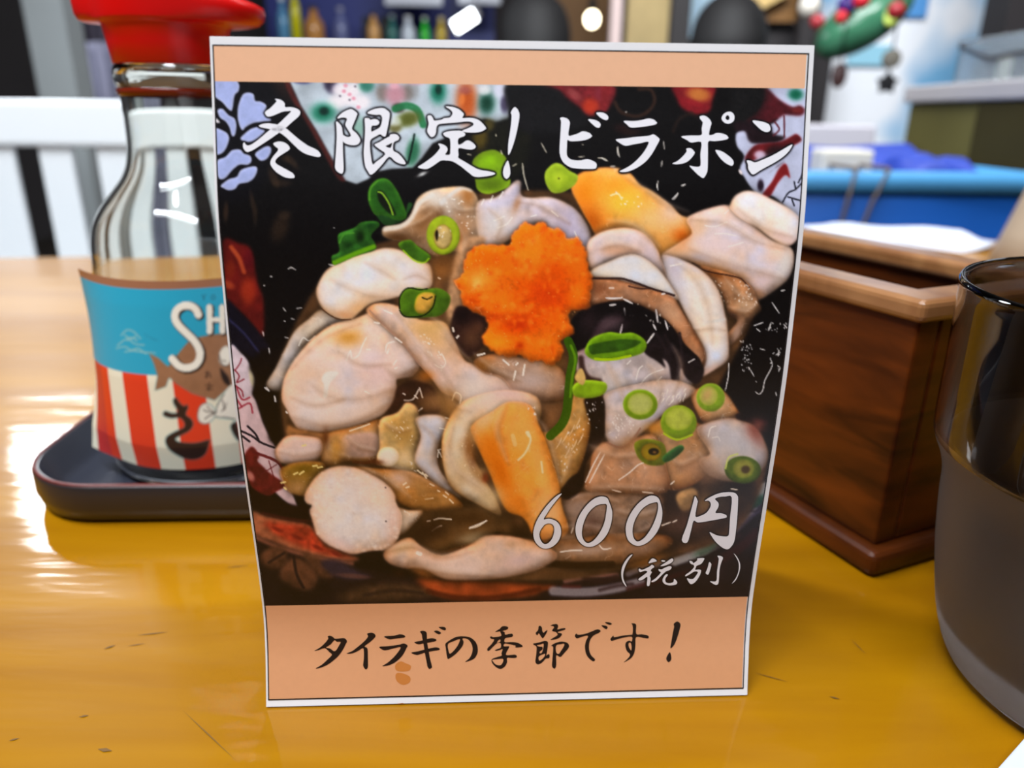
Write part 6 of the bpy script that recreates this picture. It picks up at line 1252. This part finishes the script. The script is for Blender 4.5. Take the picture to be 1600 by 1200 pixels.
bottle(689, 16, 26, S(206,176,60), S(226,210,160), 'yellow bottle at the end of the back shelf row')
for px_, lb in ((570, 'black box left of the tan bottle on the back shelf'), (598, 'black box right of the tan bottle on the back shelf')):
    p = at(px_, 50, SY); h_ = at(px_, 22, SY).z - sz
    tag(box('black_box', (p.x, SY + 0.15, sz + 0.0005 + h_ / 2), (0.06, 0.10, h_), M['cord'], bevel=0.004), lb, 'box')
for px_, w_, lb in ((585, 30, 'white tub on the upper ledge above the tan bottle'),):
    pass
bl_ = panel_px('roller_blind', 600, 690, -60, 8, SY - 0.1, 0.03, M['paper']); tag(bl_, 'white blind hanging at the top above the green bottle', 'blind')
bl2 = panel_px('sun_blind', 716, 782, -60, 6, SY - 0.1, 0.03, M['paper']); tag(bl2, 'white blind hanging beside the tilted tube lamp', 'blind')

# tilted tube lamp and round bulb
def lamp_tube():
    a, b = at(710, 43, 4.0), at(742, 22, 4.0)
    t_ = thing('tube_lamp', 'glowing white tube lamp hanging at a tilt above the card', 'lamp', (0, 0, 0))
    d = (b - a).normalized()
    tube('glowing_tube', [a, a + (b - a) * .5, b], 0.030, M['tube_glow'], t_, seg=16)
    n_ = Vector((0, 0.05, 0.012))
    tube('housing', [a + n_ - d * 0.02, b + n_ + d * 0.02], 0.028, M['steel'], t_, seg=12)
    for p in (a, b): tube('hanging_wire', [p + n_, (p.x, p.y + 0.05, 1.769)], 0.003, M['cord'], t_, seg=6)
lamp_tube()
pb_ = at(925, 30, 3.8)
lm = thing('light_bulb', 'round glowing warm bulb hanging on a cord above the card', 'lamp', pb_)
ellipsoid('glowing_globe', (0, 0, 0), (0.032, 0.032, 0.036), M['bulb_glow'], lm)
lathe('socket', [(0.016, 0.033), (0.018, 0.036), (0.018, 0.07), (0.008, 0.09)], M['cord'], lm, seg=16)
tube('cord', [(0, 0, 0.09), (0, 0, 1.769 - pb_.z)], 0.004, M['cord'], lm, seg=6)

# ------------------------------------------------------------------ people seated with their backs to the camera
def skin_body(name, joints, bones, m, parent, sub=2):
    me = bpy.data.meshes.new(name)
    keys = list(joints); me.from_pydata([joints[k][0] for k in keys], [(keys.index(a), keys.index(b)) for a, b in bones], [])
    o = link(name, me, m, parent)
    o.modifiers.new('skin', 'SKIN')
    for i, k in enumerate(keys):
        sv = me.skin_vertices[0].data[i]; r_ = joints[k][1]
        sv.radius = (r_ if isinstance(r_, tuple) else (r_, r_)); sv.use_root = (i == 0)
    sb = o.modifiers.new('smooth', 'SUBSURF'); sb.levels = sub; sb.render_levels = sub
    return o
def seated_person(x, y, head_z, rotz, label, hair_long):
    s_ = head_z - FLOOR                                # seated height of the crown above the floor
    root = thing('person', label, 'person', (x, y, FLOOR), rotz, None)
    h = s_
    J = {'pelvis': ((0, 0, 0.50), 0.125), 'waist': ((0, 0.01, 0.64), (0.13, 0.10)), 'chest': ((0, 0.02, h - 0.46), (0.155, 0.11)), 'collar': ((0, 0.01, h - 0.325), (0.09, 0.07)), 'neck': ((0, 0.02, h - 0.26), 0.052),
         'jaw': ((0, 0.035, h - 0.185), (0.062, 0.066)), 'skull': ((0, 0.02, h - 0.105), (0.076, 0.09)), 'crown': ((0, 0.01, h - 0.04), (0.05, 0.06)), 'nose': ((0, 0.115, h - 0.135), 0.012)}
    Bn = [('pelvis', 'waist'), ('waist', 'chest'), ('chest', 'collar'), ('collar', 'neck'), ('neck', 'jaw'), ('jaw', 'skull'), ('skull', 'crown'), ('skull', 'nose')]
    for sg, k in ((-1, 'l'), (1, 'r')):
        J[k + 'sh'] = ((sg * 0.175, 0.01, h - 0.37), 0.062); J[k + 'el'] = ((sg * 0.22, 0.06, h - 0.63), 0.046); J[k + 'wr'] = ((sg * 0.12, 0.28, h - 0.60), 0.030); J[k + 'pa'] = ((sg * 0.10, 0.345, h - 0.605), (0.036, 0.016))
        J[k + 'hip'] = ((sg * 0.09, 0.04, 0.49), 0.085); J[k + 'kn'] = ((sg * 0.11, 0.42, 0.50), 0.062); J[k + 'an'] = ((sg * 0.11, 0.40, 0.09), 0.042); J[k + 'to'] = ((sg * 0.115, 0.55, 0.035), (0.042, 0.028))
        Bn += [('collar', k + 'sh'), (k + 'sh', k + 'el'), (k + 'el', k + 'wr'), (k + 'wr', k + 'pa'), ('pelvis', k + 'hip'), (k + 'hip', k + 'kn'), (k + 'kn', k + 'an'), (k + 'an', k + 'to')]
        for q in range(4):
            fx = sg * (0.075 + q * 0.017); fl2 = (0.066, 0.074, 0.070, 0.056)[q]
            J[f'{k}f{q}'] = ((fx, 0.375, h - 0.607), 0.009); J[f'{k}g{q}'] = ((fx, 0.375 + fl2 * .6, h - 0.615), 0.008); J[f'{k}h{q}'] = ((fx, 0.375 + fl2 * .9, h - 0.635), 0.007)
            Bn += [(k + 'pa', f'{k}f{q}'), (f'{k}f{q}', f'{k}g{q}'), (f'{k}g{q}', f'{k}h{q}')]
        J[k + 't0'] = ((sg * 0.055, 0.33, h - 0.605), 0.010); J[k + 't1'] = ((sg * 0.045, 0.37, h - 0.612), 0.008); Bn += [(k + 'pa', k + 't0'), (k + 't0', k + 't1')]
    skin_body('body', J, Bn, M['skin'], root)
    Jc = {k: (J[k][0], tuple(v + 0.012 for v in (J[k][1] if isinstance(J[k][1], tuple) else (J[k][1],) * 2))) for k in ('pelvis', 'waist', 'chest', 'collar', 'lsh', 'lel', 'lwr', 'rsh', 'rel', 'rwr')}
    skin_body('jacket', Jc, [b for b in Bn if b[0] in Jc and b[1] in Jc], M['black_cloth'], root)
    Jt = {k: (J[k][0], tuple(v + 0.010 for v in (J[k][1] if isinstance(J[k][1], tuple) else (J[k][1],) * 2))) for k in ('pelvis', 'lhip', 'lkn', 'lan', 'rhip', 'rkn', 'ran')}
    skin_body('trousers', Jt, [b for b in Bn if b[0] in Jt and b[1] in Jt], M['cord'], root)
    bm = bmesh.new(); bmesh.ops.create_uvsphere(bm, u_segments=28, v_segments=18, radius=1)
    for v in bm.verts:
        c_ = v.co.copy(); fr = max(0, c_.y)
        z_ = h - 0.112 + c_.z * (0.112 if c_.z > 0 else (0.112 + (hair_long * (1 - fr) if c_.y < 0.35 else -0.06)))
        w_ = 0.100 if c_.z > 0 else 0.100 + 0.02 * -c_.z * (hair_long > 0.1)
        v.co = Vector((c_.x * w_, 0.005 + c_.y * (0.105 if c_.y < 0 else 0.098) + (0.0 if c_.z > 0 else -0.01), z_))
    from_bm('hair', bm, M['hair'], root, smooth=True)
    st = thing('round_stool', 'round dark stool under the person, ' + label.split(',')[-1].strip(), 'stool', (x, y, FLOOR))
    lathe('seat', [(0.0005, 0.315), (0.155, 0.315), (0.165, 0.322), (0.165, 0.336), (0.155, 0.344), (0.0005, 0.346)], M['dark'], st, seg=32)
    for k in range(4):
        a = R(45 + 90 * k); tube('leg', [(0.12 * math.cos(a), 0.12 * math.sin(a), 0.317), (0.15 * math.cos(a), 0.15 * math.sin(a), 0.002)], 0.014, M['dark'], st, seg=10)
p1, p2 = at(838, -16, 2.35), at(1146, -14, 2.2)
seated_person(p1.x, 2.35, p1.z, R(6), 'person with long black hair seen from behind, left of the bulb', 0.26)
seated_person(p2.x, 2.2, p2.z, R(-18), 'person with black hair in dark jacket seen from behind, right of the white post', 0.05)

# ------------------------------------------------------------------ posts, posters, boards of the right half
structure(panel_px('trim_2', 963, 980, -400, 140, 3.0, 0.06, mat('pinkish_white_post_paint', S(214,190,186), 0.6), bottom=FLOOR))
po = panel_px('wall_poster', 984, 1062, -200, 110, 3.3, 0.02, mat('cream_yellow_poster_print', S(206,180,126), 0.6, noise=0.25, nscale=7), bottom=FLOOR + 0.4); tag(po, 'cream and yellow poster board beside the pinkish white post', 'poster')
structure(panel_px('trim_3', 1062, 1092, -400, 140, 2.9, 0.06, M['dark'], bottom=FLOOR))
bb = panel_px('light_blue_banner', 1084, 1135, -200, 60, 3.2, 0.02, mat('light_blue_banner_cloth', S(176,206,226), 0.7, noise=0.1, nscale=5)); tag(bb, 'light blue banner hanging behind the person on the right', 'banner')
wc = panel_px('dark_cupboard', 1150, 1292, 36, 300, 2.75, 0.35, M['dark'], bottom=FLOOR + 0.001, bevel=0.01); tag(wc, 'dark cupboard just behind the top right corner of the card', 'cupboard')
wbn = panel_px('wooden_signboard', 1168, 1262, -120, 34, 2.7, 0.03, M['brown']); tag(wbn, 'brown wooden board above the dark cupboard', 'board')
tb_ = box('tan_batten', (0, 0, 0), (0.20, 0.03, 0.05), M['tan'], rot=Matrix.Rotation(R(-28), 3, 'Y')); tb_.location = at(1186, 2, 2.66); tag(tb_, 'slanting tan batten at the top beside the brown board', 'batten')
wpt = panel_px('wooden_partition', 868, 966, -300, 140, 4.4, 0.04, M['brown'], bottom=FLOOR + 0.001); tag(wpt, 'brown wooden partition behind the glowing bulb', 'partition')
# mural wall behind the tank
def mural_mat():
    m = mat('pale_mural_paint', S(236,240,248), 0.7); nt = m.node_tree; b = nt.nodes['Principled BSDF']
    tc = nt.nodes.new('ShaderNodeTexCoord'); n = nt.nodes.new('ShaderNodeTexNoise'); n.inputs['Scale'].default_value = 3.2; n.inputs['Detail'].default_value = 1.5
    r_ = nt.nodes.new('ShaderNodeValToRGB'); el = r_.color_ramp.elements
    el[0].position = 0.36; el[0].color = (*S(120,182,226), 1); el[1].position = 0.52; el[1].color = (*S(240,243,250), 1)
    nt.links.new(tc.outputs['Object'], n.inputs['Vector']); nt.links.new(n.outputs['Fac'], r_.inputs[0]); nt.links.new(r_.outputs[0], b.inputs['Base Color'])
    return m
MY = 3.0
structure(panel_px('wall_alcove', 1262, 1760, -500, 330, MY, 0.06, mural_mat(), bottom=FLOOR))
structure(panel_px('trim_4', 1266, 1288, -400, 240, 2.6, 0.05, M['dark'], bottom=FLOOR))
structure(panel_px('trim_5', 1597, 1690, -400, 230, 2.3, 0.12, M['dark'], bottom=FLOOR))
bpn = panel_px('blue_notice', 1412, 1452, -30, 27, MY - 0.02, 0.012, mat('sky_blue_card', S(84,150,214), 0.6)); tag(bpn, 'small sky blue notice on the pale mural wall', 'notice')
cpn = panel_px('cyan_notice', 1326, 1392, 70, 102, MY - 0.02, 0.012, mat('pale_cyan_card', S(150,204,226), 0.6)); tag(cpn, 'pale cyan strip on the mural wall under the green float', 'notice')
# hanging green float with coloured balls
gp = at(1350, 32, 2.1); k_ = 2.1 / FPX
fr = Matrix.Rotation(R(-34), 3, 'Y')
gf = thing('glass_float', 'green glass float hanging at the top right with a yellow glint', 'float', gp)
ellipsoid('float_body', (0, 0, 0), (74 * k_, 40 * k_, 36 * k_), M['greenery'], gf, rot=fr)
ellipsoid('yellow_glint', (22 * k_, -39 * k_, 4 * k_), (11 * k_, 5 * k_, 16 * k_), mat('yellow_green_glint', S(206,226,110), 0.3), gf, rot=Matrix.Rotation(R(20), 3, 'Y'))  # highlight on the float, put in as a pale coloured blob
tube('cord', [(0.0, 0, 30 * k_), (0.0, 0, 1.769 - gp.z)], 0.004, M['cord'], gf, seg=6)
def ball(px_, py_, r_px, col, label, Y=2.03):
    p = at(px_, py_, Y); r_ = r_px * Y / FPX
    t_ = thing('hanging_ball', label, 'ornament', p, 0, 'coloured balls hanging by the green float')
    ellipsoid('ball', (0, 0, 0), (r_, r_, r_), mat('ball_paint', col, 0.35), t_, seg=18, rings=12)
    tube('string', [(0, 0, r_ * 0.9), (0, 0, 1.769 - p.z)], 0.002, M['cord'], t_, seg=6)
ball(1315, 27, 9, S(190,30,40), 'small red ball hanging under the purple ball', Y=1.96)
ball(1323, 8, 13, S(70,40,130), 'purple ball hanging beside the green float', Y=2.04)
ball(1346, 0, 12, S(186,28,44), 'red ball at the top above the green float', Y=1.9)
ball(1400, 16, 12, S(140,28,36), 'dark red ball right of the green float', Y=1.86)
ball(1277, 34, 10, S(150,40,48), 'dull red ball hanging over the dark cupboard', Y=1.92)
ball(1266, 10, 16, S(206,200,190), 'white ball hanging over the dark cupboard', Y=2.02)
# two black stars and a brown shell on strings
def star(px_, py_, r_px, label, kind, Y=2.0, col=(13, 12, 18)):
    p = at(px_, py_, Y); r_ = r_px * Y / FPX
    t_ = thing('hanging_' + kind, label, 'ornament', p)
    bm = bmesh.new(); ring = []
    n_ = 10 if kind == 'star' else 16
    for lay in (-1, 1):
        for k in range(n_):
            a = R(90 + 360 * k / n_); q = r_ * (1 if kind != 'star' or k % 2 == 0 else 0.62)
            ring.append(bm.verts.new((q * math.cos(a) * (0.6 if kind == 'shell' else 1), lay * r_ * 0.22, q * math.sin(a))))
    f0, f1 = bm.verts.new((0, -r_ * 0.4, 0)), bm.verts.new((0, r_ * 0.4, 0))
    for k in range(n_):
        k2 = (k + 1) % n_
        bm.faces.new((ring[k], ring[k2], f0)); bm.faces.new((ring[n_ + k2], ring[n_ + k], f1)); bm.faces.new((ring[k2], ring[k], ring[n_ + k], ring[n_ + k2]))
    from_bm(kind, bm, mat(kind + '_paint', S(*col), 0.5), t_)
    tube('string', [(0, 0, r_ * 0.8), (0, 0, 1.769 - p.z)], 0.0018, M['cord'], t_, seg=6)
star(1386, 130, 16, 'black star ornament hanging against the mural wall', 'star')
star(1393, 92, 13, 'grey brown disc ornament hanging above the black star', 'disc', col=(96, 92, 84), Y=1.97)
star(1311, 118, 17, 'dark brown shell ornament hanging beside the dark post', 'shell', col=(52, 30, 30))

# ------------------------------------------------------------------ fish tank bench, tarp, package and blue tub on the right
TX0, TX1, TY0_, TY1_ = 0.715, 1.25, 0.90, 1.462
hh = 0.147 - FLOOR
tk = thing('fish_tank', 'olive murky fish tank under a grey slab at the right edge', 'tank', ((TX0 + TX1) / 2, (TY0_ + TY1_) / 2, FLOOR))
wx_, wy_ = TX1 - TX0, TY1_ - TY0_
ysp = 1.238 - (TY0_ + TY1_) / 2
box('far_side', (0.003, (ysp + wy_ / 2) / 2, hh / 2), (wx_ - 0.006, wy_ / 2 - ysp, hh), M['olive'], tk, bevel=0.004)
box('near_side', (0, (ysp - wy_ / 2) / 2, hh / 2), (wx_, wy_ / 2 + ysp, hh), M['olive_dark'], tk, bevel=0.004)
slab = box('slab', (0, 0.0, hh + 0.0145), (wx_ + 0.012, wy_ + 0.012, 0.028), M['lid'], tk, bevel=0.004)
cz0 = FLOOR + hh + 0.0288; ch_ = 0.066
ac = thing('acrylic_case', 'cloudy clear acrylic case standing on the grey slab', 'case', (0.865, 1.285, cz0))
cw_, cd_ = 0.20, 0.25
bm = bmesh.new()
for s_ in (-1, 1): box_bm(bm, (s_ * (cw_ / 2 - 0.0015), 0, ch_ / 2), (0.003, cd_, ch_))
for s_ in (-1, 1): box_bm(bm, (0, s_ * (cd_ / 2 - 0.0015), ch_ / 2), (cw_ - 0.006, 0.003, ch_))
from_bm('walls', bm, M['acrylic'], ac)
box('lid', (0, 0, ch_ + 0.002), (cw_ + 0.006, cd_ + 0.006, 0.004), M['acrylic'], ac, bevel=0.001)
tube('dark_frame', [(-cw_ / 2 - 0.002, cd_ / 2, ch_ * 0.95), (-cw_ / 2 - 0.002, cd_ * 0.1, ch_ * 0.55), (-cw_ / 2 - 0.002, -cd_ / 2, ch_ * 0.70)], 0.003, M['dark'], ac, seg=8)
box('post', (-cw_ / 2 + 0.02, 0.02, ch_ * 0.3), (0.014, 0.014, ch_ * 0.6 - 0.002), M['cream'], ac)
# grey bench left of the tank
gy = 1.42
bx0, bx1 = at(1225, 210, gy).x, at(1369, 210, gy).x
bz = at(1320, 196, gy).z
bn = thing('grey_bench', 'pale grey bench left of the olive tank behind the blue tub', 'bench', ((bx0 + bx1) / 2, gy + 0.16, FLOOR))
box('bench_top', (0, 0, bz - FLOOR - 0.022), (bx1 - bx0, 0.32, 0.044), mat('lilac_grey_paint', S(176,172,180), 0.6), bn, bevel=0.004)
for s_ in (-1, 1): box('leg', (s_ * ((bx1 - bx0) / 2 - 0.03), 0, (bz - FLOOR - 0.045) / 2), (0.05, 0.28, bz - FLOOR - 0.045), M['greywall'], bn)
# blue tub with a tarp and a package lying in it
ty0 = 0.98
txa, txb = at(1190, 320, ty0).x, at(1612, 320, ty0).x
tz1 = at(1400, 270, ty0).z; tzr = at(1400, 302, ty0).z
td = 0.30
tub = thing('plastic_tub', 'large blue plastic tub with light blue rim behind the wooden box', 'tub', ((txa + txb) / 2, ty0 + td / 2, FLOOR), R(-1.5))
tw, thh = txb - txa, tz1 - FLOOR
def trr(w, d, z): return [(x, y, z) for x, y in rrect(w, d, 0.02, 5)]
loft('tub_body', [trr(tw * 0.9, td * 0.86, 0.001), trr(tw, td, thh - 0.03), trr(tw - 0.012, td - 0.012, thh - 0.024)], M['tub'], tub)
loft('tub_rim', [trr(tw + 0.002, td + 0.002, tzr - FLOOR), trr(tw + 0.014, td + 0.014, tzr - FLOOR + 0.003), trr(tw + 0.016, td + 0.016, thh), trr(tw - 0.006, td - 0.006, thh + 0.002), trr(tw - 0.012, td - 0.012, tzr - FLOOR)], M['tub_rim'], tub, caps=(False, False))['label'] = 'light blue rim'
for px_, lean in ((1335, -0.012), (1385, -0.03)):
    x = at(px_, 290, ty0).x - (txa + txb) / 2
    tube('twine', [(x, td / 2, thh + 0.004), (x, -td / 2 - 0.010, thh + 0.005), (x + lean * 0.5, -td / 2 - 0.011, thh - 0.035), (x + lean, -td / 2 + 0.000, thh - 0.12), (x + lean * 1.4, -td / 2 + 0.008, thh - 0.30)], 0.0026, M['rope'], tub, seg=8)
fillz = tz1 - 0.0236
trp = crumple('blue_tarp', ((txa + txb) / 2, ty0 + 0.205, fillz), tw - 0.03, 0.145, 0.058, M['tarp'], 'crumpled royal blue tarp lying in the blue tub', 'tarp', R(-1.5), seed=9, n=40, base=0.72)
ky = ty0 + 0.075
fx0 = at(1376, 250, ky).x; fx1 = (txa + txb) / 2 + tw / 2 - 0.022
crumple('fold', ((fx0 + fx1) / 2 - (txa + txb) / 2, 0.072 - 0.205, 0.0), fx1 - fx0, 0.10, 0.044, M['tarp'], None, None, 0.0, seed=14, n=30, base=0.62, parent=trp)
p_, q_ = at(1288, 250, ky), at(1369, 250, ky)
pkz = at(1326, 234, ky + 0.03).z
pkg = thing('cardboard_package', 'cream cardboard package lying in the tub in front of the tarp', 'package', ((p_.x + q_.x) / 2, ky + 0.03, fillz + 0.0005), R(-1.5))
box('carton', (0, 0, (pkz - fillz) / 2), (q_.x - p_.x, 0.05, pkz - fillz), M['cream'], pkg, bevel=0.004)
